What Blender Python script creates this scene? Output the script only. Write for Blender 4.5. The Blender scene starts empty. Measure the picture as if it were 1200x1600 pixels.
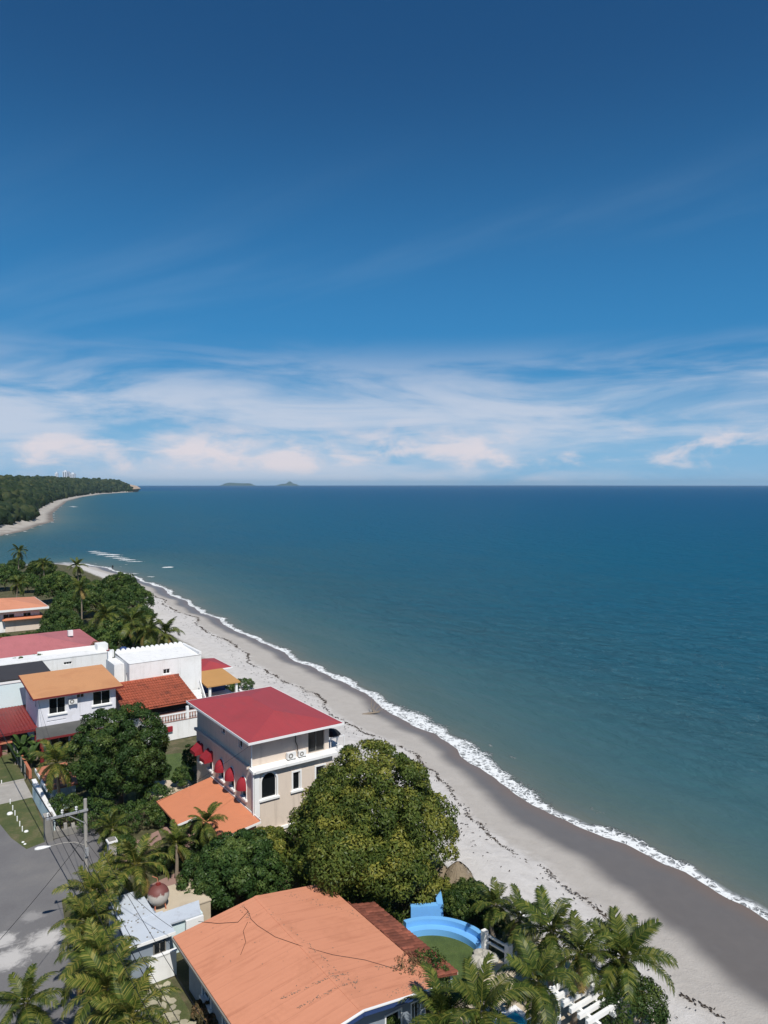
import bpy, bmesh, math, random
import numpy as np
R = math.radians
rnd = random.Random(7)
sc = bpy.context.scene
COL = sc.collection

# ------------------------------------------------------------------ camera
# world: x = towards the sea, y = along the coast, z up, sea level 0
CAM_H = 30.0; F_PX = 1155.0; YAW = R(34.8); PIT = math.atan(43 / 1155.0)
cd = bpy.data.cameras.new('camera'); cam = bpy.data.objects.new('camera', cd); COL.objects.link(cam)
cd.sensor_fit = 'VERTICAL'; cd.sensor_height = 36.0; cd.lens = 36.0 * F_PX / 1600.0
cd.clip_start = 0.5; cd.clip_end = 80000
cam.location = (0, 0, CAM_H); cam.rotation_euler = (R(90) - PIT, 0, -YAW)
sc.camera = cam

# ------------------------------------------------------------------ sky + sun
SUN_EL = R(53); SUN_H = (-0.235, -0.969)
w = bpy.data.worlds.new('World'); sc.world = w; w.use_nodes = True
nt = w.node_tree; nt.nodes.clear()
def nd(nt, typ, **kw):
    n = nt.nodes.new(typ)
    for k, v in kw.items():
        if k.startswith('i_'):
            key = k[2:]; key = int(key) if key.isdigit() else key
            if hasattr(v, 'is_output'): nt.links.new(v, n.inputs[key])
            else: n.inputs[key].default_value = v
        else: setattr(n, k, v)
    return n
def mth(nt, op, a, b=0.0, c=None, clamp=False):
    n = nt.nodes.new('ShaderNodeMath'); n.operation = op; n.use_clamp = clamp
    for i, v in enumerate((a, b) if c is None else (a, b, c)):
        if hasattr(v, 'is_output'): nt.links.new(v, n.inputs[i])
        else: n.inputs[i].default_value = v
    return n.outputs[0]
def vmth(nt, op, a, b):
    n = nt.nodes.new('ShaderNodeVectorMath'); n.operation = op
    for i, v in enumerate((a, b)):
        if hasattr(v, 'is_output'): nt.links.new(v, n.inputs[i])
        else: n.inputs[i].default_value = v
    return n.outputs[0]
def ramp(nt, fac, stops, interp='LINEAR'):
    n = nt.nodes.new('ShaderNodeValToRGB'); n.color_ramp.interpolation = interp
    e = n.color_ramp.elements
    while len(e) < len(stops): e.new(0.5)
    for i, (p, c) in enumerate(stops):
        e[i].position = p
        e[i].color = (c, c, c, 1) if not isinstance(c, tuple) else (*c, 1)
    nt.links.new(fac, n.inputs[0])
    return n.outputs[0]
def sstep(nt, v, a, b):
    n = nt.nodes.new('ShaderNodeMapRange'); n.interpolation_type = 'SMOOTHSTEP'
    nt.links.new(v, n.inputs[0]); n.inputs[1].default_value = a; n.inputs[2].default_value = b
    n.inputs[3].default_value = 0; n.inputs[4].default_value = 1
    return n.outputs[0]
def mixc(nt, fac, a, b, blend='MIX'):
    n = nt.nodes.new('ShaderNodeMix'); n.data_type = 'RGBA'; n.blend_type = blend
    for key, v in ((0, fac), (6, a), (7, b)):
        if hasattr(v, 'is_output'): nt.links.new(v, n.inputs[key])
        else: n.inputs[key].default_value = (*v, 1) if isinstance(v, tuple) else v
    return n.outputs[2]

sky = nd(nt, 'ShaderNodeTexSky', sky_type='NISHITA', sun_disc=False, sun_elevation=SUN_EL,
         sun_rotation=math.atan2(SUN_H[0], SUN_H[1]), altitude=0.0, air_density=1.0, dust_density=0.1, ozone_density=3.0)
tc = nd(nt, 'ShaderNodeTexCoord')
dirv = tc.outputs['Generated']
sep = nd(nt, 'ShaderNodeSeparateXYZ', i_0=dirv)
elev = sep.outputs[2]
hs = nd(nt, 'ShaderNodeHueSaturation', i_Saturation=1.24, i_Value=1.0, i_Color=sky.outputs[0])
skyc = mixc(nt, 1.0, hs.outputs[0], (0.60, 1.0, 1.14), 'MULTIPLY')
# paler azure towards the horizon
azf = mth(nt, 'MULTIPLY', mth(nt, 'SUBTRACT', 1.0, sstep(nt, elev, 0.06, 0.50)), 0.62)
skyc = mixc(nt, azf, skyc, (0.45, 4.2, 9.8))
# layered cloud bank low over the sea: noise on the sky directions, stretched sideways
cm3 = nd(nt, 'ShaderNodeCombineXYZ', i_0=mth(nt, 'MULTIPLY', sep.outputs[0], 2.6), i_1=mth(nt, 'MULTIPLY', sep.outputs[1], 2.6), i_2=mth(nt, 'MULTIPLY', elev, 15.0))
n1 = nd(nt, 'ShaderNodeTexNoise', i_Vector=cm3.outputs[0], i_Scale=1.25, i_Detail=8.0, i_Roughness=0.58, i_Distortion=0.55)
veil = mth(nt, 'MULTIPLY', sstep(nt, n1.outputs[0], 0.33, 0.64), mth(nt, 'MULTIPLY', mth(nt, 'SUBTRACT', 1.0, sstep(nt, elev, 0.10, 0.20)), sstep(nt, elev, -0.01, 0.012)))
veil = mth(nt, 'MULTIPLY', veil, 0.80)
# faint high wisps
den = mth(nt, 'ADD', mth(nt, 'MAXIMUM', elev, 0.0), 0.06)
cmb = nd(nt, 'ShaderNodeCombineXYZ', i_0=mth(nt, 'DIVIDE', sep.outputs[0], den), i_1=mth(nt, 'DIVIDE', sep.outputs[1], den), i_2=0.0)
mp = nd(nt, 'ShaderNodeMapping', i_Vector=cmb.outputs[0], i_Rotation=(0, 0, R(25)), i_Scale=(0.42, 0.16, 1), i_Location=(3.1, 1.7, 0))
n3 = nd(nt, 'ShaderNodeTexNoise', i_Vector=mp.outputs[0], i_Scale=1.0, i_Detail=6.0, i_Roughness=0.58, i_Distortion=0.9)
faint = mth(nt, 'MULTIPLY', sstep(nt, n3.outputs[0], 0.54, 0.82), mth(nt, 'MULTIPLY', mth(nt, 'SUBTRACT', 1.0, sstep(nt, elev, 0.20, 0.46)), 0.30))
# small heaped clouds inside the bank
cm2 = nd(nt, 'ShaderNodeCombineXYZ', i_0=mth(nt, 'MULTIPLY', sep.outputs[0], 1.0), i_1=mth(nt, 'MULTIPLY', sep.outputs[1], 1.0), i_2=mth(nt, 'MULTIPLY', elev, 2.6))
n2 = nd(nt, 'ShaderNodeTexNoise', i_Vector=cm2.outputs[0], i_Scale=13.0, i_Detail=6.0, i_Roughness=0.55, i_Distortion=0.3)
n2b = nd(nt, 'ShaderNodeTexNoise', i_Vector=cm2.outputs[0], i_Scale=4.0, i_Detail=1.0, i_Roughness=0.5)
nn = mth(nt, 'ADD', mth(nt, 'MULTIPLY', n2.outputs[0], 0.62), mth(nt, 'MULTIPLY', n2b.outputs[0], 0.48))
band = mth(nt, 'MULTIPLY', sstep(nt, elev, 0.004, 0.026), mth(nt, 'SUBTRACT', 1.0, sstep(nt, elev, 0.045, 0.10)))
cum = mth(nt, 'MULTIPLY', sstep(nt, mth(nt, 'ADD', nn, mth(nt, 'MULTIPLY', band, 0.08)), 0.575, 0.73), band)
cum = mth(nt, 'MULTIPLY', cum, 0.75)
lowveil = mth(nt, 'MULTIPLY', mth(nt, 'SUBTRACT', 1.0, sstep(nt, elev, 0.0, 0.17)), 0.70)
m1 = mixc(nt, lowveil, skyc, (4.9, 8.8, 13.0))
m2 = mixc(nt, veil, m1, (9.8, 10.6, 12.4))
m3 = mixc(nt, faint, m2, (7.6, 10.0, 12.4))
m4 = mixc(nt, cum, m3, (13.4, 11.9, 12.2))
bg = nd(nt, 'ShaderNodeBackground', i_Color=m4, i_Strength=0.062)
out = nd(nt, 'ShaderNodeOutputWorld', i_Surface=bg.outputs[0])

sl = bpy.data.lights.new('sun', 'SUN'); so = bpy.data.objects.new('sun', sl); COL.objects.link(so)
sl.energy = 4.8; sl.angle = R(0.53); sl.color = (1.0, 0.955, 0.88)
from mathutils import Vector, Matrix
sdir = Vector((SUN_H[0] * math.cos(SUN_EL), SUN_H[1] * math.cos(SUN_EL), math.sin(SUN_EL)))
so.rotation_euler = sdir.to_track_quat('Z', 'Y').to_euler(); so.location = (0, -20, 60)
vs = sc.view_settings
vs.view_transform = 'Standard'; vs.look = 'None'; vs.exposure = 0.0; vs.gamma = 1.0; vs.use_curve_mapping = False
sc.render.engine = 'CYCLES'
try: sc.cycles.max_bounces = 6; sc.cycles.transparent_max_bounces = 4
except Exception: pass

# ------------------------------------------------------------------ helpers
def W(px, py, x=None, y=None, z=None):
    """photo pixel -> world point on a plane of known x, y or z"""
    cx = (px - 600) / F_PX; cy = (800 - py) / F_PX
    fw = math.cos(PIT) + cy * math.sin(PIT); up = -math.sin(PIT) + cy * math.cos(PIT)
    d = (math.cos(YAW) * cx + math.sin(YAW) * fw, -math.sin(YAW) * cx + math.cos(YAW) * fw, up)
    t = (z - CAM_H) / d[2] if z is not None else (x / d[0] if x is not None else y / d[1])
    return (d[0] * t, d[1] * t, CAM_H + d[2] * t)

def tag(o, label=None, cat=None, group=None, kind=None):
    if label: o['label'] = label
    if cat: o['category'] = cat
    if group: o['group'] = group
    if kind: o['kind'] = kind
    return o
def thing(name, label, cat, loc=(0, 0, 0), group=None, rz=0.0):
    o = bpy.data.objects.new(name, None); COL.objects.link(o)
    o.location = loc; o.rotation_euler = (0, 0, rz); o.empty_display_size = 0.2
    return tag(o, label, cat, group)
def link(name, me, parent=None, loc=None, rot=None, scale=None):
    o = bpy.data.objects.new(name, me); COL.objects.link(o)
    if parent is not None: o.parent = parent
    if loc is not None: o.location = loc
    if rot is not None: o.rotation_euler = rot
    if scale is not None: o.scale = scale
    return o

class MB:
    def __init__(s): s.v = []; s.f = []
    def add(s, vs_, fs):
        b = len(s.v); s.v += [tuple(p) for p in vs_]; s.f += [tuple(i + b for i in q) for q in fs]; return s
    def box(s, x0, x1, y0, y1, z0, z1):
        return s.add([(x0, y0, z0), (x1, y0, z0), (x1, y1, z0), (x0, y1, z0), (x0, y0, z1), (x1, y0, z1), (x1, y1, z1), (x0, y1, z1)],
                     [(3, 2, 1, 0), (4, 5, 6, 7), (0, 1, 5, 4), (1, 2, 6, 5), (2, 3, 7, 6), (3, 0, 4, 7)])
    def prism(s, poly, z0, z1):
        n = len(poly)
        return s.add([(x, y, z0) for x, y in poly] + [(x, y, z1) for x, y in poly],
                     [tuple(range(n - 1, -1, -1)), tuple(range(n, 2 * n))] + [(i, (i + 1) % n, n + (i + 1) % n, n + i) for i in range(n)])
    def slab(s, pts, th):
        """sloped polygon(s) with thickness: pts = list of (x,y,z) loop counter-clockwise"""
        n = len(pts)
        return s.add(list(pts) + [(x, y, z - th) for x, y, z in pts],
                     [tuple(range(n)), tuple(range(2 * n - 1, n - 1, -1))] + [(n + i, n + (i + 1) % n, (i + 1) % n, i) for i in range(n)])
    def beam(s, a, b, wd, ht=None):
        a = Vector(a); b = Vector(b); ht = ht or wd; d = (b - a).normalized()
        upv = Vector((0, 0, 1)) if abs(d.z) < 0.95 else Vector((0, 1, 0))
        sx = d.cross(upv).normalized() * (wd / 2); sz = sx.cross(d).normalized() * (ht / 2)
        vs_ = [p + o for p in (a, b) for o in (-sx - sz, sx - sz, sx + sz, -sx + sz)]
        return s.add(vs_, [(0, 1, 2, 3), (7, 6, 5, 4), (0, 4, 5, 1), (1, 5, 6, 2), (2, 6, 7, 3), (3, 7, 4, 0)])
    def tube(s, pts, rad, n=6, caps=True):
        pts = [Vector(p) for p in pts]; m = len(pts)
        rad = rad if isinstance(rad, (list, tuple)) else [rad] * m
        base = len(s.v); prev = None
        for i, p in enumerate(pts):
            d = (pts[min(i + 1, m - 1)] - pts[max(i - 1, 0)]).normalized()
            ref = Vector((0, 0, 1)) if abs(d.z) < 0.9 else Vector((1, 0, 0))
            sx = d.cross(ref).normalized(); sy = d.cross(sx).normalized()
            for k in range(n):
                a = 2 * math.pi * k / n
                s.v.append(tuple(p + (sx * math.cos(a) + sy * math.sin(a)) * rad[i]))
        for i in range(m - 1):
            for k in range(n):
                a = base + i * n + k; b = base + i * n + (k + 1) % n
                s.f.append((a, b, b + n, a + n))
        if caps:
            s.f.append(tuple(base + k for k in range(n - 1, -1, -1))); s.f.append(tuple(base + (m - 1) * n + k for k in range(n)))
        return s
    def lathe(s, c, prof, n=16):
        base = len(s.v)
        for r_, z in prof:
            for k in range(n):
                a = 2 * math.pi * k / n
                s.v.append((c[0] + r_ * math.cos(a), c[1] + r_ * math.sin(a), c[2] + z))
        for i in range(len(prof) - 1):
            for k in range(n):
                a = base + i * n + k; b = base + i * n + (k + 1) % n
                s.f.append((a, b, b + n, a + n))
        return s
    def build(s, name, mat, parent=None, smooth=False, kind=None):
        off = Vector(parent.matrix_basis.translation) if parent is not None else Vector((0, 0, 0))
        q = parent
        while q is not None and q.parent is not None:
            q = q.parent; off = off + Vector(q.matrix_basis.translation)
        me = bpy.data.meshes.new(name)
        me.from_pydata([(x - off.x, y - off.y, z - off.z) for x, y, z in s.v], [], s.f)
        bm = bmesh.new(); bm.from_mesh(me); bmesh.ops.recalc_face_normals(bm, faces=bm.faces); bm.to_mesh(me); bm.free()
        me.materials.append(mat)
        if smooth: me.polygons.foreach_set('use_smooth', [True] * len(me.polygons))
        o = link(name, me, parent)
        if kind: o['kind'] = kind
        return o

def fast_mesh(name, verts, faces, mat, tint=None, smooth=False, attrs=None):
    """verts (n,3) array, faces (m,k) array"""
    me = bpy.data.meshes.new(name)
    verts = np.asarray(verts, dtype=np.float32); faces = np.asarray(faces, dtype=np.int32)
    m, k = faces.shape
    me.vertices.add(len(verts)); me.vertices.foreach_set('co', verts.ravel())
    me.loops.add(m * k); me.loops.foreach_set('vertex_index', faces.ravel())
    me.polygons.add(m); me.polygons.foreach_set('loop_start', np.arange(m, dtype=np.int32) * k)
    if tint is not None:
        a = me.attributes.new('tint', 'FLOAT', 'FACE'); a.data.foreach_set('value', np.asarray(tint, dtype=np.float32))
    for nm, vals in (attrs or {}).items():
        a = me.attributes.new(nm, 'FLOAT', 'POINT'); a.data.foreach_set('value', np.asarray(vals, dtype=np.float32))
    me.update(calc_edges=True); me.validate()
    if smooth: me.polygons.foreach_set('use_smooth', np.ones(len(me.polygons), dtype=bool))
    me.materials.append(mat)
    return me

# ------------------------------------------------------------------ materials
def newmat(name):
    m = bpy.data.materials.new(name); m.use_nodes = True; nt = m.node_tree; nt.nodes.clear()
    o = nt.nodes.new('ShaderNodeOutputMaterial'); p = nt.nodes.new('ShaderNodeBsdfPrincipled')
    nt.links.new(p.outputs[0], o.inputs[0]); return m, nt, p, o
def setp(p, nt, **kw):
    for k, v in kw.items():
        key = k.replace('_', ' ')
        if hasattr(v, 'is_output'): nt.links.new(v, p.inputs[key])
        else: p.inputs[key].default_value = (*v, 1) if isinstance(v, tuple) and len(v) == 3 else v
def pmat(name, col, rough=0.75, var=0.18, scale=1.2, bump=0.0, bscale=12.0, spec=0.3, dirt=None, dirt_amt=0.0, dirt_scale=0.6, metal=0.0, wave=None, objrand=0.0, seam=None, streak=None):
    m, nt, p, o = newmat(name)
    t = nd(nt, 'ShaderNodeNewGeometry').outputs['Position']
    n = nd(nt, 'ShaderNodeTexNoise', i_Vector=t, i_Scale=scale, i_Detail=6.0, i_Roughness=0.62)
    k = mth(nt, 'MULTIPLY_ADD', n.outputs[0], 2 * var, 1 - var)
    c = mixc(nt, 1.0, col, nd(nt, 'ShaderNodeCombineColor', i_0=k, i_1=k, i_2=k).outputs[0], 'MULTIPLY')
    if dirt:
        d = nd(nt, 'ShaderNodeTexNoise', i_Vector=t, i_Scale=dirt_scale, i_Detail=9.0, i_Roughness=0.7, i_Distortion=0.6)
        c = mixc(nt, mth(nt, 'MULTIPLY', sstep(nt, d.outputs[0], 0.48, 0.72), dirt_amt), c, dirt)
    if streak:
        sscale, scol_, samt = streak
        smp = nd(nt, 'ShaderNodeMapping', i_Vector=t, i_Scale=sscale)
        sn = nd(nt, 'ShaderNodeTexNoise', i_Vector=smp.outputs[0], i_Scale=1.0, i_Detail=6.0, i_Roughness=0.6)
        c = mixc(nt, mth(nt, 'MULTIPLY', sstep(nt, sn.outputs[0], 0.50, 0.76), samt), c, scol_)
    if seam:
        ax, step, scol_, samt = seam
        sp0 = nd(nt, 'ShaderNodeSeparateXYZ', i_0=t)
        fr0 = mth(nt, 'FRACT', mth(nt, 'DIVIDE', sp0.outputs[ax], step))
        ln = mth(nt, 'MULTIPLY', mth(nt, 'SUBTRACT', 1.0, sstep(nt, fr0, 0.0, 0.05)), mth(nt, 'MULTIPLY_ADD', n.outputs[0], 1.2, 0.0))
        c = mixc(nt, mth(nt, 'MULTIPLY', ln, samt, clamp=True), c, scol_)
    if objrand:
        oi = nd(nt, 'ShaderNodeObjectInfo')
        k2 = mth(nt, 'MULTIPLY_ADD', oi.outputs['Random'], 2 * objrand, 1 - objrand)
        c = mixc(nt, 1.0, c, nd(nt, 'ShaderNodeCombineColor', i_0=k2, i_1=k2, i_2=k2).outputs[0], 'MULTIPLY')
    setp(p, nt, Base_Color=c, Roughness=rough, Metallic=metal)
    p.inputs['Specular IOR Level'].default_value = spec
    h = None
    if bump:
        b = nd(nt, 'ShaderNodeTexNoise', i_Vector=t, i_Scale=bscale, i_Detail=4.0)
        h = b.outputs[0]
        bn = nd(nt, 'ShaderNodeBump', i_Strength=bump, i_Distance=0.05, i_Height=h)
        nt.links.new(bn.outputs[0], p.inputs['Normal'])
    if wave:
        ax, ws, amt = wave
        sp = nd(nt, 'ShaderNodeSeparateXYZ', i_0=t)
        sv = mth(nt, 'SINE', mth(nt, 'MULTIPLY', sp.outputs[ax], ws))
        bn = nd(nt, 'ShaderNodeBump', i_Strength=amt, i_Distance=0.04, i_Height=sv)
        nt.links.new(bn.outputs[0], p.inputs['Normal'])
    return m
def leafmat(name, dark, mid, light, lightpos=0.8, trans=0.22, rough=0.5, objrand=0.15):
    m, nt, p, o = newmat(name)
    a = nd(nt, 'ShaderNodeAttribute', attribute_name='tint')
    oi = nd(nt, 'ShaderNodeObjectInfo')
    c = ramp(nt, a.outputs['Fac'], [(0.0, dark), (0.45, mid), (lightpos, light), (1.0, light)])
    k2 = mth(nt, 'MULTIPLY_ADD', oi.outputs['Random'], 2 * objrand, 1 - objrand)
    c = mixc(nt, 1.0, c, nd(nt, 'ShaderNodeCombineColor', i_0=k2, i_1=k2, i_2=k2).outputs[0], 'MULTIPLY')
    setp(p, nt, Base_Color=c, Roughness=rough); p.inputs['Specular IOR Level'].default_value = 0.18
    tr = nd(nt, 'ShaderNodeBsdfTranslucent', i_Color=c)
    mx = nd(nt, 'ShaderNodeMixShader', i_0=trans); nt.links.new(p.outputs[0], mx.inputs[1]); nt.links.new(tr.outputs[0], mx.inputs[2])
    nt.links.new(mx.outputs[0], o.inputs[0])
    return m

M = {}
M['white'] = pmat('white_paint', (0.78, 0.78, 0.77), 0.7, 0.07, 0.8, 0.05, 30, dirt=(0.42, 0.40, 0.36), dirt_amt=0.22, dirt_scale=0.7, streak=((2.2, 2.2, 0.22), (0.46, 0.44, 0.40), 0.40))
M['trim'] = pmat('white_trim', (0.80, 0.80, 0.79), 0.6, 0.05, 2.0)
M['cream'] = pmat('cream_stucco', (0.68, 0.58, 0.49), 0.85, 0.07, 0.7, 0.15, 40, dirt=(0.40, 0.33, 0.28), dirt_amt=0.25, dirt_scale=0.5, streak=((2.0, 2.0, 0.2), (0.36, 0.29, 0.24), 0.4))
M['paleblue'] = pmat('pale_blue_stucco', (0.62, 0.74, 0.76), 0.8, 0.06, 0.8, 0.1, 30)
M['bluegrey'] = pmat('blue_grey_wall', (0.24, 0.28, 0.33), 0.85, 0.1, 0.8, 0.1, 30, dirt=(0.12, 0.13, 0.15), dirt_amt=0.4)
M['lavender'] = pmat('white_lilac_wall', (0.72, 0.72, 0.77), 0.8, 0.06, 0.8, 0.1, 30, dirt=(0.45, 0.43, 0.42), dirt_amt=0.25, streak=((2.2, 2.2, 0.2), (0.42, 0.40, 0.40), 0.45))
M['redroof'] = pmat('red_painted_roof', (0.345, 0.052, 0.058), 0.6, 0.10, 0.45, dirt=(0.25, 0.05, 0.05), dirt_amt=0.45, dirt_scale=0.35, wave=(0, 22.0, 0.05), seam=(0, 1.0, (0.2, 0.03, 0.035), 0.45), streak=((2.2, 0.35, 1.0), (0.26, 0.06, 0.065), 0.5))
M['pinkroof'] = pmat('faded_pink_roof', (0.44, 0.15, 0.155), 0.6, 0.12, 0.35, dirt=(0.30, 0.10, 0.10), dirt_amt=0.4, dirt_scale=0.3, wave=(0, 16.0, 0.05), streak=((1.5, 0.3, 1.0), (0.32, 0.12, 0.12), 0.5))
M['orangeroof'] = pmat('orange_painted_roof', (0.60, 0.255, 0.150), 0.7, 0.05, 0.4, dirt=(0.44, 0.18, 0.10), dirt_amt=0.5, dirt_scale=0.42, wave=(1, 18.0, 0.035), seam=(1, 1.05, (0.30, 0.12, 0.07), 0.55), streak=((0.35, 2.4, 1.0), (0.42, 0.16, 0.09), 0.55))
M['orange2'] = pmat('tan_orange_roof', (0.56, 0.275, 0.125), 0.6, 0.07, 0.4, dirt=(0.42, 0.18, 0.08), dirt_amt=0.4, dirt_scale=0.3)
M['orange3'] = pmat('porch_orange_roof', (0.58, 0.22, 0.115), 0.65, 0.09, 0.6, dirt=(0.40, 0.15, 0.08), dirt_amt=0.35, dirt_scale=0.6, wave=(1, 14.0, 0.06))
M['ochre'] = pmat('ochre_roof', (0.46, 0.25, 0.09), 0.7, 0.1, 0.6)
M['tile'] = pmat('clay_tile', (0.38, 0.10, 0.055), 0.8, 0.45, 2.2, dirt=(0.06, 0.03, 0.025), dirt_amt=0.85, dirt_scale=0.75)
M['browntile'] = pmat('brown_tile', (0.20, 0.065, 0.04), 0.75, 0.45, 1.6, dirt=(0.07, 0.03, 0.025), dirt_amt=0.7, dirt_scale=0.9, objrand=0.35)
M['redcorr'] = pmat('red_oxide_sheet', (0.20, 0.025, 0.02), 0.5, 0.3, 1.0, dirt=(0.10, 0.02, 0.02), dirt_amt=0.7)
M['greysheet'] = pmat('grey_roof_sheet', (0.085, 0.085, 0.08), 0.6, 0.25, 0.8, dirt=(0.2, 0.2, 0.19), dirt_amt=0.4)
M['darksheet'] = pmat('dark_roof_sheet', (0.05, 0.045, 0.045), 0.6, 0.25, 0.8)
M['shedroof'] = pmat('whitewashed_roof_sheet', (0.50, 0.55, 0.62), 0.65, 0.1, 1.0, dirt=(0.30, 0.30, 0.32), dirt_amt=0.4, dirt_scale=1.6)
M['glass'] = pmat('dark_window_glass', (0.010, 0.012, 0.014), 0.12, 0.2, 0.5, spec=0.5)
M['awning'] = pmat('crimson_canvas', (0.27, 0.018, 0.028), 0.85, 0.2, 4.0)
M['redpost'] = pmat('dark_red_paint', (0.16, 0.02, 0.022), 0.6, 0.15, 2.0)
M['blue'] = pmat('sky_blue_paint', (0.16, 0.42, 0.78), 0.6, 0.06, 0.8, dirt=(0.14, 0.32, 0.58), dirt_amt=0.3)
M['navy'] = pmat('navy_paint', (0.03, 0.06, 0.17), 0.6, 0.1, 1.0)
M['concrete'] = pmat('concrete', (0.36, 0.34, 0.31), 0.9, 0.2, 1.2, 0.3, 18, dirt=(0.2, 0.18, 0.16), dirt_amt=0.5)
M['beige'] = pmat('beige_concrete', (0.52, 0.44, 0.33), 0.9, 0.15, 0.9, 0.2, 18, dirt=(0.33, 0.25, 0.17), dirt_amt=0.5)
M['pinkpave'] = pmat('pinkish_paving', (0.30, 0.19, 0.16), 0.9, 0.2, 1.5, 0.2, 12)
M['greycon'] = pmat('weathered_concrete', (0.22, 0.21, 0.19), 0.9, 0.25, 1.2, 0.3, 18)
M['terra'] = pmat('terracotta', (0.46, 0.17, 0.10), 0.8, 0.15, 1.5)
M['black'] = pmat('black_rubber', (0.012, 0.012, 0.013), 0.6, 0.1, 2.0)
M['metal'] = pmat('galvanised_metal', (0.42, 0.43, 0.44), 0.45, 0.1, 2.0, metal=0.4)
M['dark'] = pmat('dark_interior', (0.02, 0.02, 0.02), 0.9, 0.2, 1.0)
M['wood'] = pmat('driftwood', (0.22, 0.18, 0.14), 0.9, 0.3, 4.0)
M['stone'] = pmat('pale_paving_stone', (0.36, 0.33, 0.24), 0.9, 0.3, 3.0, 0.3, 14, objrand=0.2)
M['rock'] = pmat('pale_rock', (0.42, 0.40, 0.35), 0.9, 0.35, 1.5, 0.4, 6, objrand=0.15)
M['thatch'] = pmat('dry_thatch', (0.24, 0.19, 0.13), 0.95, 0.35, 6.0, 0.8, 30)
M['bark'] = pmat('bark', (0.13, 0.10, 0.075), 0.9, 0.35, 4.0, 0.5, 14)
M['palmbark'] = pmat('palm_bark', (0.23, 0.19, 0.145), 0.9, 0.3, 4.0, 0.5, 16)
M['coconut'] = pmat('green_coconut', (0.20, 0.16, 0.035), 0.5, 0.25, 5.0)
M['pole'] = pmat('concrete_pole', (0.33, 0.31, 0.28), 0.9, 0.2, 2.0)
M['porcelain'] = pmat('porcelain', (0.75, 0.75, 0.74), 0.25, 0.05, 2.0, spec=0.5)
M['skin'] = pmat('skin', (0.30, 0.16, 0.10), 0.6, 0.05, 2.0)
M['tower'] = pmat('tower_wall', (0.66, 0.68, 0.70), 0.8, 0.05, 0.05)
M['cliff'] = pmat('cliff_rock', (0.40, 0.31, 0.24), 0.95, 0.35, 0.05, dirt=(0.18, 0.15, 0.11), dirt_amt=0.7, dirt_scale=0.08)
M['island'] = pmat('island_scrub', (0.05, 0.075, 0.05), 0.95, 0.3, 0.004)
M['palm_green'] = leafmat('palm_leaf_green', (0.022, 0.044, 0.010), (0.066, 0.098, 0.018), (0.185, 0.190, 0.042), 0.9, 0.25, 0.42)
M['palm_yellow'] = leafmat('palm_leaf_yellow', (0.028, 0.052, 0.010), (0.090, 0.125, 0.022), (0.26, 0.23, 0.055), 0.9, 0.28, 0.42)
M['palm_dry'] = leafmat('palm_leaf_dry', (0.13, 0.09, 0.03), (0.26, 0.18, 0.06), (0.36, 0.27, 0.10), 0.9, 0.2, 0.6)
M['mango'] = leafmat('mango_leaf', (0.036, 0.064, 0.013), (0.098, 0.130, 0.026), (0.25, 0.24, 0.045), 0.86, 0.2, 0.45, 0.05)
M['darkleaf'] = leafmat('dark_leaf', (0.020, 0.046, 0.012), (0.048, 0.094, 0.024), (0.125, 0.170, 0.042), 0.88, 0.2, 0.45, 0.15)
M['shrub'] = leafmat('shrub_leaf', (0.016, 0.038, 0.010), (0.045, 0.085, 0.020), (0.12, 0.155, 0.035), 0.88, 0.22, 0.5, 0.2)
M['dryshrub'] = leafmat('dry_shrub_leaf', (0.06, 0.055, 0.03), (0.13, 0.11, 0.05), (0.26, 0.13, 0.07), 0.85, 0.2, 0.6, 0.15)
M['forest'] = leafmat('far_forest_leaf', (0.012, 0.024, 0.010), (0.026, 0.042, 0.016), (0.060, 0.066, 0.026), 0.9, 0.0, 0.7, 0.0)
M['banana'] = leafmat('broad_leaf', (0.03, 0.06, 0.016), (0.06, 0.11, 0.025), (0.13, 0.18, 0.05), 0.9, 0.25, 0.4)

# grass sheets
def grassmat(name, c1, c2, c3, sc_=1.5):
    m, nt, p, o = newmat(name)
    t = nd(nt, 'ShaderNodeNewGeometry').outputs['Position']
    n = nd(nt, 'ShaderNodeTexNoise', i_Vector=t, i_Scale=sc_, i_Detail=8.0, i_Roughness=0.7)
    f = nd(nt, 'ShaderNodeTexNoise', i_Vector=t, i_Scale=22.0, i_Detail=3.0)
    c = ramp(nt, n.outputs[0], [(0.3, c1), (0.52, c2), (0.72, c3)])
    k = mth(nt, 'MULTIPLY_ADD', f.outputs[0], 1.2, 0.4)
    c = mixc(nt, 1.0, c, nd(nt, 'ShaderNodeCombineColor', i_0=k, i_1=k, i_2=k).outputs[0], 'MULTIPLY')
    setp(p, nt, Base_Color=c, Roughness=0.9)
    b = nd(nt, 'ShaderNodeBump', i_Strength=0.8, i_Distance=0.08, i_Height=f.outputs[0]); nt.links.new(b.outputs[0], p.inputs['Normal'])
    return m
M['lawn'] = grassmat('lawn_grass', (0.045, 0.075, 0.018), (0.075, 0.115, 0.025), (0.11, 0.13, 0.045), 0.9)
M['verge'] = grassmat('verge_grass', (0.05, 0.075, 0.02), (0.085, 0.10, 0.03), (0.17, 0.14, 0.075), 0.8)

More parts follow.
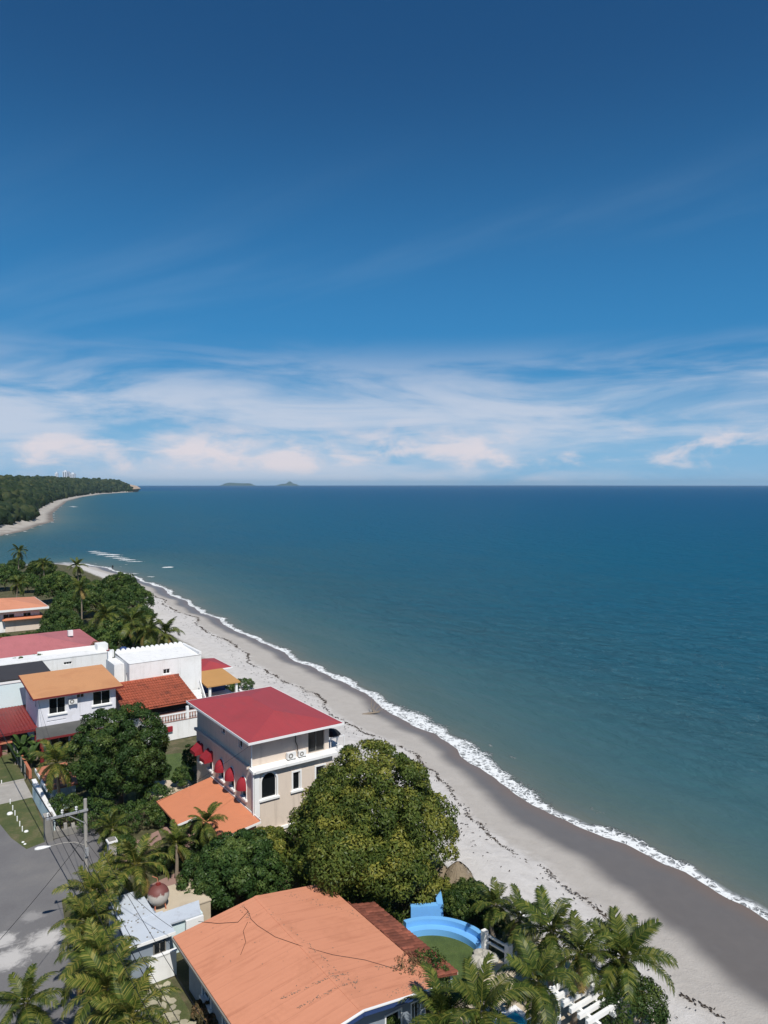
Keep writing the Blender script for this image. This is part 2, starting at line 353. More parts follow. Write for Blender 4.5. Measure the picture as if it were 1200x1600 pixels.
# ------------------------------------------------------------------ coastline
EY = np.array([-400, -60, 0, 21, 26, 31, 36, 42.7, 50, 58, 64.7, 75.3, 85.4, 104, 129, 149, 175, 210, 246, 273, 290, 300, 420])
EX = np.array([46, 49, 50, 50.5, 50.8, 51.0, 50.6, 50.6, 51.3, 52.4, 53.9, 56.0, 57.2, 59.2, 60.6, 62, 64.6, 68.6, 69.6, 69.0, 66.5, 64.5, 60])
NORTH = 300.0
def shore_x(y):
    y = np.asarray(y, dtype=float)
    b = np.interp(y, EY, EX)
    b = (np.interp(y - 3, EY, EX) + b + np.interp(y + 3, EY, EX)) / 3
    return b + 0.45 * np.sin(y * 0.21 + 0.6) + 0.30 * np.sin(y * 0.37 + 1.0 + 1.3 * np.sin(y * .11)) + 0.16 * np.sin(y * 0.83 + 2 * np.sin(y * .19)) + 0.06 * np.sin(y * 2.3 + 1)
WETY = np.array([0, 21, 26, 31, 38, 45, 51, 59, 77, 85, 112, 130, 150, 200, 234, 290])
WETD = np.array([9.0, 8.8, 8.1, 7.1, 5.8, 4.6, 3.3, 2.6, 2.4, 1.8, 2.3, 2.2, 2.5, 3.2, 3.0, 3.5])
WRY = np.array([0, 24.6, 30.7, 34.7, 39.5, 48.8, 53.8, 62.7, 74.7, 89, 99, 129, 155, 200, 290])
WRD = np.array([13.5, 13, 11.3, 10.8, 9.3, 7.8, 6.8, 6.6, 8, 8.4, 9, 7, 5.8, 6.5, 7])
def land_d(x, y):
    d1 = shore_x(y) - x
    d2 = NORTH + 0.12 * (x - 40) - y + 3 * np.sin(x * 0.11)
    k = 6.0
    return -np.log(np.exp(-np.clip(d1, -60, 60) / k) + np.exp(-np.clip(d2, -60, 60) / k)) * k
def land_z(d, y):
    wr = np.interp(y, WRY, WRD)
    a = np.where(d < 0, d * 0.06, np.where(d < wr, d / wr * 0.85, 0.85 + (d - wr) * 0.13))
    return np.clip(a, -6.0, 1.42)

def grid(xs, ys):
    X, Y = np.meshgrid(xs, ys); nx, ny = len(xs), len(ys)
    i = np.arange(nx * ny).reshape(ny, nx)
    f = np.stack([i[:-1, :-1].ravel(), i[:-1, 1:].ravel(), i[1:, 1:].ravel(), i[1:, :-1].ravel()], 1)
    return X.ravel(), Y.ravel(), f

# ground + beach
gx = np.concatenate([np.arange(-1500, -40, 60.), np.arange(-40, 28, 2.5), np.arange(28, 76, 0.55), np.arange(76, 130, 6.)])
gy = np.concatenate([np.arange(-1500, -20, 60.), np.arange(-20, 130, 0.8), np.arange(130, 330, 1.6)])
X, Y, f = grid(gx, gy)
D = land_d(X, Y); Z = land_z(D, Y)
rs = np.random.RandomState(3)
bumpm = np.clip((D - 5) / 6, 0, 1) * np.clip((D + 1) / 3, 0, 1)
Z = Z + bumpm * 0.05 * np.sin(X * 0.9 + 1.3 * np.sin(Y * 0.31)) * np.sin(Y * 0.7 + X * 0.2)
m, nt, p, o_ = newmat('beach_sand_and_soil')
pos = nd(nt, 'ShaderNodeNewGeometry').outputs['Position']
ad = nd(nt, 'ShaderNodeAttribute', attribute_name='d').outputs['Fac']
aw = nd(nt, 'ShaderNodeAttribute', attribute_name='wet').outputs['Fac']
awr = nd(nt, 'ShaderNodeAttribute', attribute_name='wrack').outputs['Fac']
big = nd(nt, 'ShaderNodeTexNoise', i_Vector=pos, i_Scale=0.16, i_Detail=4.0, i_Roughness=0.5).outputs[0]
med = nd(nt, 'ShaderNodeTexNoise', i_Vector=pos, i_Scale=0.9, i_Detail=7.0, i_Roughness=0.65, i_Distortion=0.5).outputs[0]
fin = nd(nt, 'ShaderNodeTexNoise', i_Vector=pos, i_Scale=7.0, i_Detail=5.0, i_Roughness=0.7).outputs[0]
# wetness with the edge of the last swash
wv = mth(nt, 'SUBTRACT', mth(nt, 'ADD', ad, mth(nt, 'MULTIPLY_ADD', big, 1.3, -0.65)), aw)
dry = sstep(nt, wv, -1.0, 1.5)
dcol = ramp(nt, med, [(0.25, (0.46, 0.435, 0.41)), (0.5, (0.54, 0.515, 0.49)), (0.75, (0.60, 0.575, 0.55))])
# damp tan band between wet sand and the wrack line
lv = mth(nt, 'SUBTRACT', mth(nt, 'ADD', ad, mth(nt, 'MULTIPLY_ADD', med, 2.0, -1.0)), awr)
upper = sstep(nt, lv, -1.2, 0.8)
dcol = mixc(nt, upper, mixc(nt, 0.62, dcol, (0.345, 0.31, 0.27)), dcol)
wcol = mixc(nt, med, (0.122, 0.109, 0.100), (0.162, 0.145, 0.132))
wcol = mixc(nt, sstep(nt, ad, 0.2, 2.4), (0.165, 0.125, 0.10), wcol)
scol = mixc(nt, dry, wcol, dcol)
spk = mth(nt, 'MULTIPLY', sstep(nt, fin, 0.66, 0.76), mth(nt, 'MULTIPLY', dry, sstep(nt, med, 0.5, 0.66)))
scol = mixc(nt, mth(nt, 'MULTIPLY', spk, 0.55), scol, (0.16, 0.12, 0.09))
soil = ramp(nt, med, [(0.3, (0.060, 0.055, 0.030)), (0.5, (0.085, 0.085, 0.040)), (0.7, (0.16, 0.125, 0.08))])
inl = nd(nt, 'ShaderNodeAttribute', attribute_name='inland').outputs['Fac']
inl = sstep(nt, mth(nt, 'ADD', inl, mth(nt, 'MULTIPLY_ADD', med, 3.0, -1.5)), -0.6, 0.8)
scol = mixc(nt, inl, scol, soil)
setp(p, nt, Base_Color=scol, Roughness=mth(nt, 'MULTIPLY_ADD', dry, 0.56, 0.34))
p.inputs['Specular IOR Level'].default_value = 0.22
bh = mth(nt, 'MULTIPLY', mth(nt, 'ADD', mth(nt, 'MULTIPLY', fin, 0.5), med), mth(nt, 'MULTIPLY_ADD', dry, 0.97, 0.03))
bn = nd(nt, 'ShaderNodeBump', i_Strength=0.75, i_Distance=0.14, i_Height=bh); nt.links.new(bn.outputs[0], p.inputs['Normal'])
# property line between gardens and open sand
PLY = np.array([-100, 20, 30, 38, 44, 52, 60, 66, 80, 86, 95, 105, 125, 150, 175, 200, 230, 260, 290, 330])
PLX = np.array([34, 34.2, 34.3, 34.5, 35, 33.5, 33.0, 33.5, 36, 38.5, 40.5, 42, 46, 47, 52, 56, 58, 58, 56, 50])
inland = np.interp(Y, PLY, PLX) - X
me = fast_mesh('ground', np.stack([X, Y, Z], 1), f, m, smooth=True, attrs={'d': D, 'wet': np.interp(Y, WETY, WETD), 'wrack': np.interp(Y, WRY, WRD), 'inland': inland})
tag(link('ground', me), kind='structure')

# sea
FAR = [(18, 300), (30, 380), (45, 440)] + [W(*q, z=0)[:2] for q in [(0, 838), (40, 830), (62, 821), (86, 815), (83, 803), (95, 792), (106, 783), (130, 776.5), (160, 772), (190, 770), (214, 768.5)]]
FAR = np.array(FAR)
def pldist(X, Y, pl):
    best = np.full(X.shape, 1e9)
    for (x0, y0), (x1, y1) in zip(pl[:-1], pl[1:]):
        dx, dy = x1 - x0, y1 - y0; L = dx * dx + dy * dy
        t = np.clip(((X - x0) * dx + (Y - y0) * dy) / L, 0, 1)
        best = np.minimum(best, np.hypot(X - x0 - t * dx, Y - y0 - t * dy))
    return best
def stretch(a, b, n, pw):  # geometric spacing
    return a + (b - a) * (np.linspace(0, 1, n + 1)[1:] ** pw)
sx = np.concatenate([-stretch(-0, 19000, 18, 3)[::-1] + 20, np.arange(20, 44, 4.), np.arange(44, 82, 0.45), np.arange(82, 180, 1.6), stretch(180, 19000, 60, 3)])
sy = np.concatenate([-stretch(30, 19000, 18, 3)[::-1], np.arange(-20, 10, 4.), np.arange(10, 130, 0.6), np.arange(130, 340, 1.2), stretch(340, 19000, 80, 3)])
X, Y, f = grid(sx, sy)
S = X - shore_x(Y)
NEAR = np.array([(float(shore_x(q)), q) for q in np.arange(150, 297, 6.0)] + [(60, 301), (45, 302), (20, 298)])
S = np.where(Y > 285, np.minimum(pldist(X, Y, NEAR), pldist(X, Y, FAR)), S)
rsum = np.exp(-((S - 6) / 10) ** 2)
Zs = 0.015 + 0.10 * np.exp(-((S - 1.2) / 1.0) ** 2) * (0.6 + 0.4 * np.sin(Y * 0.35))
near = np.clip(1 - np.hypot(X - 60, Y - 100) / 420, 0, 1)
amp = np.clip((S - 1) / 30, 0, 1) * near
Zs += amp * (0.10 * np.sin(0.42 * (X + 0.35 * Y) + 1.6 * np.sin(0.06 * Y)) + 0.07 * np.sin(0.30 * X - 0.22 * Y + 1.2 * np.sin(0.09 * X)) + 0.05 * np.sin(0.8 * X + 0.5 * Y))
# low swell lines running parallel to the beach
Zs += np.exp(-((S - 11 - 1.5 * np.sin(Y * 0.07)) / 2.0) ** 2) * 0.16 * near
foam = np.zeros_like(X)
def blob(px, py, lx, ly, ang, amt, hgt):
    global foam, Zs
    cx, cy, _ = W(px, py, z=0); dx, dy = X - cx, Y - cy
    ca, sa = math.cos(ang), math.sin(ang)
    u = (dx * ca + dy * sa) / lx; v = (-dx * sa + dy * ca) / ly
    g = np.exp(-(u * u + v * v) * 1.3)
    foam = np.maximum(foam, g * amt); Zs = Zs + g * hgt
VR = -YAW   # direction of the picture's horizontal on the water
for px, py, wd, dp, amt in [*[(144 + 11 * j, 862 + 2.7 * j, 6.5, 2.2 + .7 * (j % 3), 1.0 - .03 * j) for j in range(7)], (178, 868, 6, 3.4, .8), (200, 883, 7, 1.2, .6), (120, 847, 5.0, 2.4, 1.2), (136, 849, 8, 1.6, 0.6), (262, 887, 3.2, 1.8, 1.2), (236, 902, 2.5, 1.2, 0.9),
                            (210, 897, 3, 1.5, 0.8), (70, 828, 7, 6, 1.0), (110, 810, 7, 14, 1.0), (108, 803, 6, 12, 0.9), (112, 792, 9, 14, 0.9), (112, 785, 10, 20, 0.8), (20, 846, 6, 2.0, 0.8), (12, 838, 5, 3, 0.8), (30, 838, 9, 3, .6)]:
    blob(px, py, wd, dp, VR, amt, 0.25 if dp < 5 else 0.0)
m, nt, p, o_ = newmat('sea_water')
pos = nd(nt, 'ShaderNodeNewGeometry').outputs['Position']
s_ = nd(nt, 'ShaderNodeAttribute', attribute_name='s').outputs['Fac']
fo = nd(nt, 'ShaderNodeAttribute', attribute_name='foam').outputs['Fac']
mpw = nd(nt, 'ShaderNodeMapping', i_Vector=pos, i_Rotation=(0, 0, R(-12)), i_Scale=(0.055, 0.016, 1))
drift = nd(nt, 'ShaderNodeTexNoise', i_Vector=mpw.outputs[0], i_Scale=1.0, i_Detail=5.0, i_Roughness=0.6).outputs[0]
ls = mth(nt, 'LOGARITHM', mth(nt, 'ADD', mth(nt, 'MAXIMUM', s_, 0.0), 1.0), 10.0)
ls = mth(nt, 'ADD', ls, mth(nt, 'MULTIPLY_ADD', drift, 0.5, -0.25))
wc = ramp(nt, mth(nt, 'DIVIDE', ls, 4.0), [(0.0, (0.175, 0.160, 0.128)), (0.08, (0.128, 0.142, 0.122)), (0.20, (0.076, 0.122, 0.116)), (0.32, (0.042, 0.110, 0.126)), (0.45, (0.018, 0.102, 0.152)), (0.57, (0.004, 0.094, 0.170)), (0.75, (0.001, 0.076, 0.172)), (1.0, (0.0005, 0.062, 0.165))])
# foam
mf = nd(nt, 'ShaderNodeMapping', i_Vector=pos, i_Scale=(1.0, 0.6, 1))
fn = nd(nt, 'ShaderNodeTexNoise', i_Vector=mf.outputs[0], i_Scale=1.5, i_Detail=8.0, i_Roughness=0.72, i_Distortion=0.8).outputs[0]
fl = nd(nt, 'ShaderNodeTexNoise', i_Vector=pos, i_Scale=0.13, i_Detail=3.0).outputs[0]
fv = nd(nt, 'ShaderNodeTexVoronoi', feature='DISTANCE_TO_EDGE', i_Vector=vmth(nt, 'ADD', pos, nd(nt, 'ShaderNodeTexNoise', i_Vector=pos, i_Scale=1.2, i_Detail=3.0).outputs[1]), i_Scale=1.7).outputs[0]
yy_ = nd(nt, 'ShaderNodeSeparateXYZ', i_0=pos).outputs[1]
wid = mth(nt, 'ADD', mth(nt, 'MULTIPLY_ADD', fl, 9.0, -2.9), mth(nt, 'MULTIPLY', mth(nt, 'MULTIPLY', sstep(nt, yy_, 46, 62), mth(nt, 'SUBTRACT', 1.0, sstep(nt, yy_, 74, 94))), 2.6))
t1 = mth(nt, 'DIVIDE', s_, mth(nt, 'MAXIMUM', wid, 0.5))
body = mth(nt, 'SUBTRACT', 1.0, sstep(nt, t1, 0.30, 1.15))
lace = mth(nt, 'SUBTRACT', 1.0, sstep(nt, fv, 0.02, 0.17))
fmask = mth(nt, 'ADD', mth(nt, 'MULTIPLY', body, 0.62), mth(nt, 'ADD', mth(nt, 'MULTIPLY', fn, 0.75), mth(nt, 'MULTIPLY', lace, 0.16)))
fmask = mth(nt, 'MULTIPLY', sstep(nt, fmask, 0.80, 1.04), sstep(nt, body, 0.0, 0.25))
edge = mth(nt, 'MULTIPLY', mth(nt, 'SUBTRACT', 1.0, sstep(nt, s_, 0.35, 0.95)), sstep(nt, fn, 0.30, 0.5))
fmask = mth(nt, 'MAXIMUM', fmask, mth(nt, 'MULTIPLY', edge, 0.85))
fb = sstep(nt, mth(nt, 'ADD', fo, mth(nt, 'MULTIPLY_ADD', fn, 0.9, -0.45)), 0.45, 0.72)
fmask = mth(nt, 'MAXIMUM', fmask, fb)
# a second, torn line of foam behind the first
fl2 = nd(nt, 'ShaderNodeTexNoise', i_Vector=vmth(nt, 'ADD', pos, (37.0, 11.0, 0.0)), i_Scale=0.10, i_Detail=2.0).outputs[0]
off2 = mth(nt, 'ABSOLUTE', mth(nt, 'SUBTRACT', s_, mth(nt, 'MULTIPLY_ADD', fl, 9.0, 0.2)))
l2 = mth(nt, 'MULTIPLY', mth(nt, 'SUBTRACT', 1.0, sstep(nt, off2, 0.1, 1.1)), sstep(nt, fl2, 0.58, 0.70))
l2 = sstep(nt, mth(nt, 'ADD', mth(nt, 'MULTIPLY', l2, 0.6), mth(nt, 'ADD', mth(nt, 'MULTIPLY', fn, 0.7), mth(nt, 'MULTIPLY', lace, 0.12))), 0.80, 1.05)
fmask = mth(nt, 'MAXIMUM', fmask, mth(nt, 'MULTIPLY', l2, 0.45))
fmask = mth(nt, 'MINIMUM', fmask, 1.0)
wcf = mixc(nt, fmask, wc, (0.74, 0.76, 0.76))
setp(p, nt, Base_Color=wcf, Roughness=mth(nt, 'ADD', mth(nt, 'MULTIPLY', fmask, 0.45), mth(nt, 'MULTIPLY_ADD', sstep(nt, s_, 20.0, 900.0), 0.26, 0.17)))
p.inputs['Specular IOR Level'].default_value = 0.0
mw = nd(nt, 'ShaderNodeMapping', i_Vector=pos, i_Rotation=(0, 0, R(28)), i_Scale=(0.50, 0.19, 1))
w1 = nd(nt, 'ShaderNodeTexNoise', i_Vector=mw.outputs[0], i_Scale=1.0, i_Detail=7.0, i_Roughness=0.62, i_Distortion=0.35).outputs[0]
mw2 = nd(nt, 'ShaderNodeMapping', i_Vector=pos, i_Rotation=(0, 0, R(-20)), i_Scale=(0.11, 0.035, 1))
w2 = nd(nt, 'ShaderNodeTexNoise', i_Vector=mw2.outputs[0], i_Scale=1.0, i_Detail=5.0, i_Roughness=0.6).outputs[0]
calm = mth(nt, 'MULTIPLY_ADD', sstep(nt, s_, 2.0, 45.0), 0.85, 0.15)
hh = mth(nt, 'MULTIPLY', mth(nt, 'ADD', w1, mth(nt, 'MULTIPLY', w2, 1.6)), calm)
hh = mth(nt, 'ADD', hh, mth(nt, 'MULTIPLY', fmask, 0.18))
bn = nd(nt, 'ShaderNodeBump', i_Strength=1.0, i_Distance=2.0, i_Height=hh); nt.links.new(bn.outputs[0], p.inputs['Normal'])
# wind-roughened water: reflection levels off towards the horizon instead of rising to a mirror
lw_ = nd(nt, 'ShaderNodeLayerWeight', i_Blend=0.5, i_Normal=bn.outputs[0]).outputs['Facing']
gl = nd(nt, 'ShaderNodeBsdfGlossy', i_Roughness=0.22, i_Normal=bn.outputs[0])
rf_ = mth(nt, 'MULTIPLY', mth(nt, 'MULTIPLY_ADD', mth(nt, 'POWER', lw_, 3.0), 0.22, 0.03), mth(nt, 'SUBTRACT', 1.0, fmask))
ms = nd(nt, 'ShaderNodeMixShader', i_0=rf_); nt.links.new(p.outputs[0], ms.inputs[1]); nt.links.new(gl.outputs[0], ms.inputs[2]); nt.links.new(ms.outputs[0], o_.inputs[0])
me = fast_mesh('sea', np.stack([X, Y, Zs], 1), f, m, smooth=True, attrs={'s': S, 'foam': foam})
tag(link('sea', me), kind='structure')

# ------------------------------------------------------------------ far headland, forest, islands, towers
def resample(pl, step0):
    out = [pl[0]]
    for a, b in zip(pl[:-1], pl[1:]):
        L = math.hypot(*(b - a)); n = max(1, int(L / step0(a)))
        for k in range(1, n + 1): out.append(a + (b - a) * k / n)
    return np.array(out)
shore = resample(FAR[2:], lambda a: 8 + a[1] * 0.012)
tang = np.gradient(shore, axis=0); tang /= np.linalg.norm(tang, axis=1)[:, None]
for _ in range(6): tang = (np.roll(tang, 1, 0) + tang * 2 + np.roll(tang, -1, 0)) / 4 if len(tang) > 4 else tang
tang[0] = tang[1]; tang[-1] = tang[-2]
nrm = np.stack([-tang[:, 1], tang[:, 0]], 1)   # inland side (left of travel)
offs = np.array([-10, 0, 4, 12, 24, 36, 46, 60, 85, 120, 180, 300, 600.])
dist = np.hypot(shore[:, 0], shore[:, 1])
last = np.clip((np.arange(len(shore)) - (len(shore) - 6)) / 6, 0, 1)
bw = np.interp(dist, [450, 650, 900, 1500, 2600, 3300, 3700], [26, 18, 22, 24, 28, 12, 4])
hgt = np.interp(dist, [450, 650, 1000, 1600, 2400, 3000, 3500, 3700], [22, 25, 27, 33, 38, 38, 33, 22])
V = []
hz = []
for i, s0 in enumerate(shore):
    for o in offs:
        k = (o - bw[i]) / 55.0
        if o <= bw[i]: z = -0.6 if o < 0 else 0.04 * o
        else: z = 0.04 * bw[i] + hgt[i] * (1 - math.exp(-2.2 * max(k, 0))) + 2.0 * math.sin(i * 0.37 + o * 0.02) * min(1, k)
        if o <= 0: z = o * 0.06 - 0.02
        V.append((s0[0] + nrm[i, 0] * o, s0[1] + nrm[i, 1] * o, z))
V = np.array(V); no = len(offs)
ii = np.arange(len(shore) * no).reshape(len(shore), no)
f = np.stack([ii[:-1, :-1].ravel(), ii[1:, :-1].ravel(), ii[1:, 1:].ravel(), ii[:-1, 1:].ravel()], 1)
m, nt, p, o_ = newmat('headland_sand_and_scrub')
oo = nd(nt, 'ShaderNodeAttribute', attribute_name='o').outputs['Fac']
pos = nd(nt, 'ShaderNodeNewGeometry').outputs['Position']
nz = nd(nt, 'ShaderNodeTexNoise', i_Vector=pos, i_Scale=0.05, i_Detail=5.0).outputs[0]
sandc = mixc(nt, sstep(nt, mth(nt, 'ADD', oo, mth(nt, 'MULTIPLY_ADD', nz, 16, -8)), 2, 9), (0.16, 0.135, 0.115), (0.40, 0.37, 0.33))
sandc = mixc(nt, mth(nt, 'MULTIPLY', sstep(nt, nz, 0.52, 0.62), 0.6), sandc, (0.2, 0.17, 0.14))
vg = sstep(nt, nd(nt, 'ShaderNodeAttribute', attribute_name='k').outputs['Fac'], -2, 4)
setp(p, nt, Base_Color=mixc(nt, vg, sandc, (0.04, 0.05, 0.022)), Roughness=0.9)
me = fast_mesh('headland', V, f, m, smooth=True, attrs={'o': np.tile(offs, len(shore)), 'k': np.tile(offs, len(shore)) - np.repeat(bw, no)})
tag(link('headland', me), kind='structure')

def ico():
    bm = bmesh.new(); bmesh.ops.create_icosphere(bm, subdivisions=2, radius=1.0)
    v = np.array([q.co[:] for q in bm.verts]); f = np.array([[l.index for l in q.verts] for q in bm.faces]); bm.free(); return v, f
IV, IF = ico()
rs = np.random.RandomState(11)
FV, FF, FT = [], [], []; nb = 0
def hill_z(i, o):
    k = (o - bw[i]) / 55.0
    return 0.04 * bw[i] + hgt[i] * (1 - math.exp(-2.2 * max(k, 0))) + 2.0 * math.sin(i * 0.37 + o * 0.02) * min(1, max(k, 0))
cnt = 0
seglen = np.hypot(*np.gradient(shore, axis=0).T)
for i in range(len(shore) - 1):
    spacing = 5.5 + dist[i] * 0.0022
    ntr = int(seglen[i] * 190 / (spacing * spacing) * 1.15)
    for _ in range(ntr):
        o = bw[i] + 1 + (rs.rand() ** 1.5) * 190
        t = rs.rand(); b = shore[i] * (1 - t) + shore[i + 1] * t
        n = nrm[i] * (1 - t) + nrm[i + 1] * t
        cx, cy = b + n * o
        if cx < 0.06 * cy: continue
        if dist[i] > 3420 and o < bw[i] + 30: continue
        r_ = (3.2 + 3.4 * rs.rand() ** 1.6) * (1 + dist[i] / 6000)
        z = hill_z(i, o) + r_ * (0.3 + 0.5 * rs.rand())
        jit = 1 + 0.40 * (rs.rand(len(IV), 1) - 0.5) * 2
        v = IV * jit * np.array([r_, r_, r_ * (0.7 + 0.35 * rs.rand())]) + np.array([cx, cy, z])
        FV.append(v); FF.append(IF + nb); nb += len(v)
        base = rs.rand() * 0.65
        FT.append(np.clip(base + 0.35 * (rs.rand(len(IF)) - 0.35), 0, 1)); cnt += 1
        if cnt > 11000: break
me = fast_mesh('forest', np.concatenate(FV), np.concatenate(FF), M['forest'], np.concatenate(FT))
tag(link('forest', me), 'dense green woodland covering the far headland above its pale beach', 'woodland', kind='stuff')

# bare cliff at the tip of the headland
c0 = W(206, 768, z=0)
mb = MB(); rr = random.Random(4)
for k in range(9):
    ang = k / 9 * 2 * math.pi
N = 14; rings = [(0, 150), (10, 135), (22, 118), (32, 95), (37, 60), (38, 0)]
vv = []
for z, r_ in rings:
    for k in range(N):
        a = 2 * math.pi * k / N; q = r_ * (0.8 + 0.35 * rr.random())
        vv.append((c0[0] - 60 + q * 0.62 * math.cos(a), c0[1] + 40 + q * 1.5 * math.sin(a), z - 1 + (rr.random() * 5 if z else -1)))
ff = [(i * N + k, i * N + (k + 1) % N, (i + 1) * N + (k + 1) % N, (i + 1) * N + k) for i in range(len(rings) - 1) for k in range(N)]
mb.add(vv, ff); o = mb.build('cliff', M['cliff']); tag(o, kind='structure')

def island(name, label, px0, px1, py, yd, peaks):
    mb = MB(); n = 44
    d0 = 18000.0
    row = []
    for i in range(n + 1):
        t = i / n; px = px0 + (px1 - px0) * t
        h = sum(hh * math.exp(-((t - c) / s) ** 2) for c, s, hh in peaks) * (1 + 0.12 * math.sin(i * 2.3)) * min(1, 8 * t, 8 * (1 - t))
        cx = (px - 600) / F_PX
        x = (math.cos(YAW) * cx + math.sin(YAW)) * d0; y = (-math.sin(YAW) * cx + math.cos(YAW)) * d0
        row.append((x, y, h))
    dx, dy = math.sin(YAW), math.cos(YAW); vv = []
    for k, (off, s) in enumerate([(-260, 0), (-170, 0.55), (-60, 0.92), (0, 1), (90, 0.8), (260, 0)]):
        vv += [(x + dx * off, y + dy * off, h * s - (1 if s == 0 else 0)) for x, y, h in row]
    ff = [(r * (n + 1) + i, r * (n + 1) + i + 1, (r + 1) * (n + 1) + i + 1, (r + 1) * (n + 1) + i) for r in range(5) for i in range(n)]
    mb.add(vv, ff); tag(mb.build(name, M['island'], smooth=True), kind='structure')
island('island', '', 343, 400, 755, 0, [(0.25, 0.2, 60), (0.55, 0.25, 50), (0.85, 0.2, 44)])
island('island', '', 428, 468, 755, 0, [(0.62, 0.12, 88), (0.35, 0.2, 46), (0.85, 0.2, 40)])

def tower(px0, px1, pt, pb, dist_, mat, label, bands):
    cx = ((px0 + px1) / 2 - 600) / F_PX
    c = Vector(((math.cos(YAW) * cx + math.sin(YAW)) * dist_, (-math.sin(YAW) * cx + math.cos(YAW)) * dist_, 0))
    wd = (px1 - px0) / F_PX * dist_; top = CAM_H + (757 - pt) / F_PX * dist_; z0 = 25.0
    t = thing('apartment_tower', label, 'building', (c.x, c.y, z0), 'towers rising behind the headland')
    ex = Vector((math.cos(YAW), -math.sin(YAW), 0)); ey = Vector((math.sin(YAW), math.cos(YAW), 0))
    def bx(u0, u1, v0, v1, za, zb, mb):
        pts = [c + ex * u + ey * v for u, v in ((u0, v0), (u1, v0), (u1, v1), (u0, v1))]
        mb.prism([(q.x, q.y) for q in pts], za, zb)
    mb = MB(); bx(-wd / 2, wd / 2, -wd * 0.4, wd * 0.6, z0, top, mb); mb.build('wall', mat, t)
    mb = MB(); bx(-wd * 0.2, wd * 0.2, -wd * 0.1, wd * 0.3, top, top + 6, mb); mb.build('roof_house', mat, t)
    n = 16
    for k in range(bands):
        u = -wd / 2 + wd * (k + 0.5) / bands
        mb = MB()
        for j in range(n):
            za = z0 + 22 + (top - z0 - 26) * j / n; bx(u - wd * 0.12, u + wd * 0.12, -wd * 0.4 - 0.6, -wd * 0.4 - 0.02, za, za + (top - z0) / n * 0.55, mb)
        mb.build('window_column', M['towerglass'], t)
M['towerglass'] = pmat('tower_window', (0.16, 0.19, 0.22), 0.3, 0.1, 0.05)
M['towergrey'] = pmat('tower_grey', (0.40, 0.42, 0.45), 0.8, 0.05, 0.05)
tower(87, 91, 739, 750, 3800, M['tower'], 'slim white tower standing apart from the cluster', 1)
tower(99.5, 106, 736.5, 750, 4000, M['tower'], 'widest and tallest white apartment tower of the cluster', 2)
tower(106.5, 110.5, 738.5, 750, 4100, M['towergrey'], 'grey tower wedged between two white towers', 1)
tower(111, 117.5, 740, 750, 4000, M['tower'], 'lower white tower at the seaward end of the cluster', 2)
# white villa in the forest
p0 = W(94, 757.5, y=1900)
t = thing('villa', 'small white flat-roofed villa among trees of the far headland', 'house', (p0[0], p0[1], 27))
MB().box(p0[0] - 5, p0[0] + 5, p0[1], p0[1] + 8, 27, 33).build('wall', M['white'], t)
MB().box(p0[0] - 6, p0[0] + 6, p0[1] - 1, p0[1] + 9, 33, 33.5).build('roof', M['trim'], t)

# ------------------------------------------------------------------ streets, lawns and paving
GZ = 1.5
def sheet(name, poly, z, mat, th=0.12):
    mb = MB(); mb.prism(poly, z - th, z); o = mb.build(name, mat); return tag(o, kind='structure')
# street: grey, with pale dry patches
m, nt, p, o_ = newmat('worn_grey_street')
pos = nd(nt, 'ShaderNodeNewGeometry').outputs['Position']
a1 = nd(nt, 'ShaderNodeTexNoise', i_Vector=pos, i_Scale=0.25, i_Detail=7.0, i_Roughness=0.62).outputs[0]
a2 = nd(nt, 'ShaderNodeTexNoise', i_Vector=pos, i_Scale=1.6, i_Detail=8.0, i_Roughness=0.72, i_Distortion=0.6).outputs[0]
a3 = nd(nt, 'ShaderNodeTexNoise', i_Vector=pos, i_Scale=25.0, i_Detail=2.0).outputs[0]
c = ramp(nt, a1, [(0.3, (0.125, 0.120, 0.124)), (0.5, (0.150, 0.146, 0.148)), (0.7, (0.185, 0.178, 0.172))])
k = mth(nt, 'MULTIPLY_ADD', a3, 0.5, 0.75)
c = mixc(nt, 1.0, c, nd(nt, 'ShaderNodeCombineColor', i_0=k, i_1=k, i_2=k).outputs[0], 'MULTIPLY')
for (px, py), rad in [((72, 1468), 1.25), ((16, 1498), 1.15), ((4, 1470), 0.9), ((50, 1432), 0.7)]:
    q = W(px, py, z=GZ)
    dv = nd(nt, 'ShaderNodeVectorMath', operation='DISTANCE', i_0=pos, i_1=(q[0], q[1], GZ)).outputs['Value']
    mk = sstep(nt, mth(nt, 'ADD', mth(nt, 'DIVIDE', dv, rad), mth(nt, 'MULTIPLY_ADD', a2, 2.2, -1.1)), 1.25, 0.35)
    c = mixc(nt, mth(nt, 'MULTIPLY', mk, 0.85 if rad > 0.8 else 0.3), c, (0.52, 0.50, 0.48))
setp(p, nt, Base_Color=c, Roughness=0.9)
bn = nd(nt, 'ShaderNodeBump', i_Strength=0.3, i_Distance=0.02, i_Height=a3); nt.links.new(bn.outputs[0], p.inputs['Normal'])
M['street'] = m
sheet('street', [(-6, -60), (9.1, -60), (9.1, 40), (9.55, 45), (9.75, 50), (10.2, 53.5), (14.9, 53.6), (14.7, 63.2), (10.8, 63.0), (9.45, 62.6), (8.75, 65.3), (8.3, 69), (8.2, 130), (-6, 130)], GZ + 0.004, M['street'])
sheet('driveway', [(8.2, 72.8), (11.6, 72.8), (11.6, 77.4), (8.2, 77.4)], GZ + 0.010, M['concrete'])
sheet('verge', [(8.3, 69), (8.75, 65.3), (9.45, 62.6), (10.8, 63.0), (11.2, 63.4), (11.5, 72.8), (8.25, 72.8)], GZ + 0.008, M['verge'])
sheet('verge', [(8.2, 77.4), (11.7, 77.4), (11.7, 130), (8.2, 130)], GZ + 0.008, M['verge'])
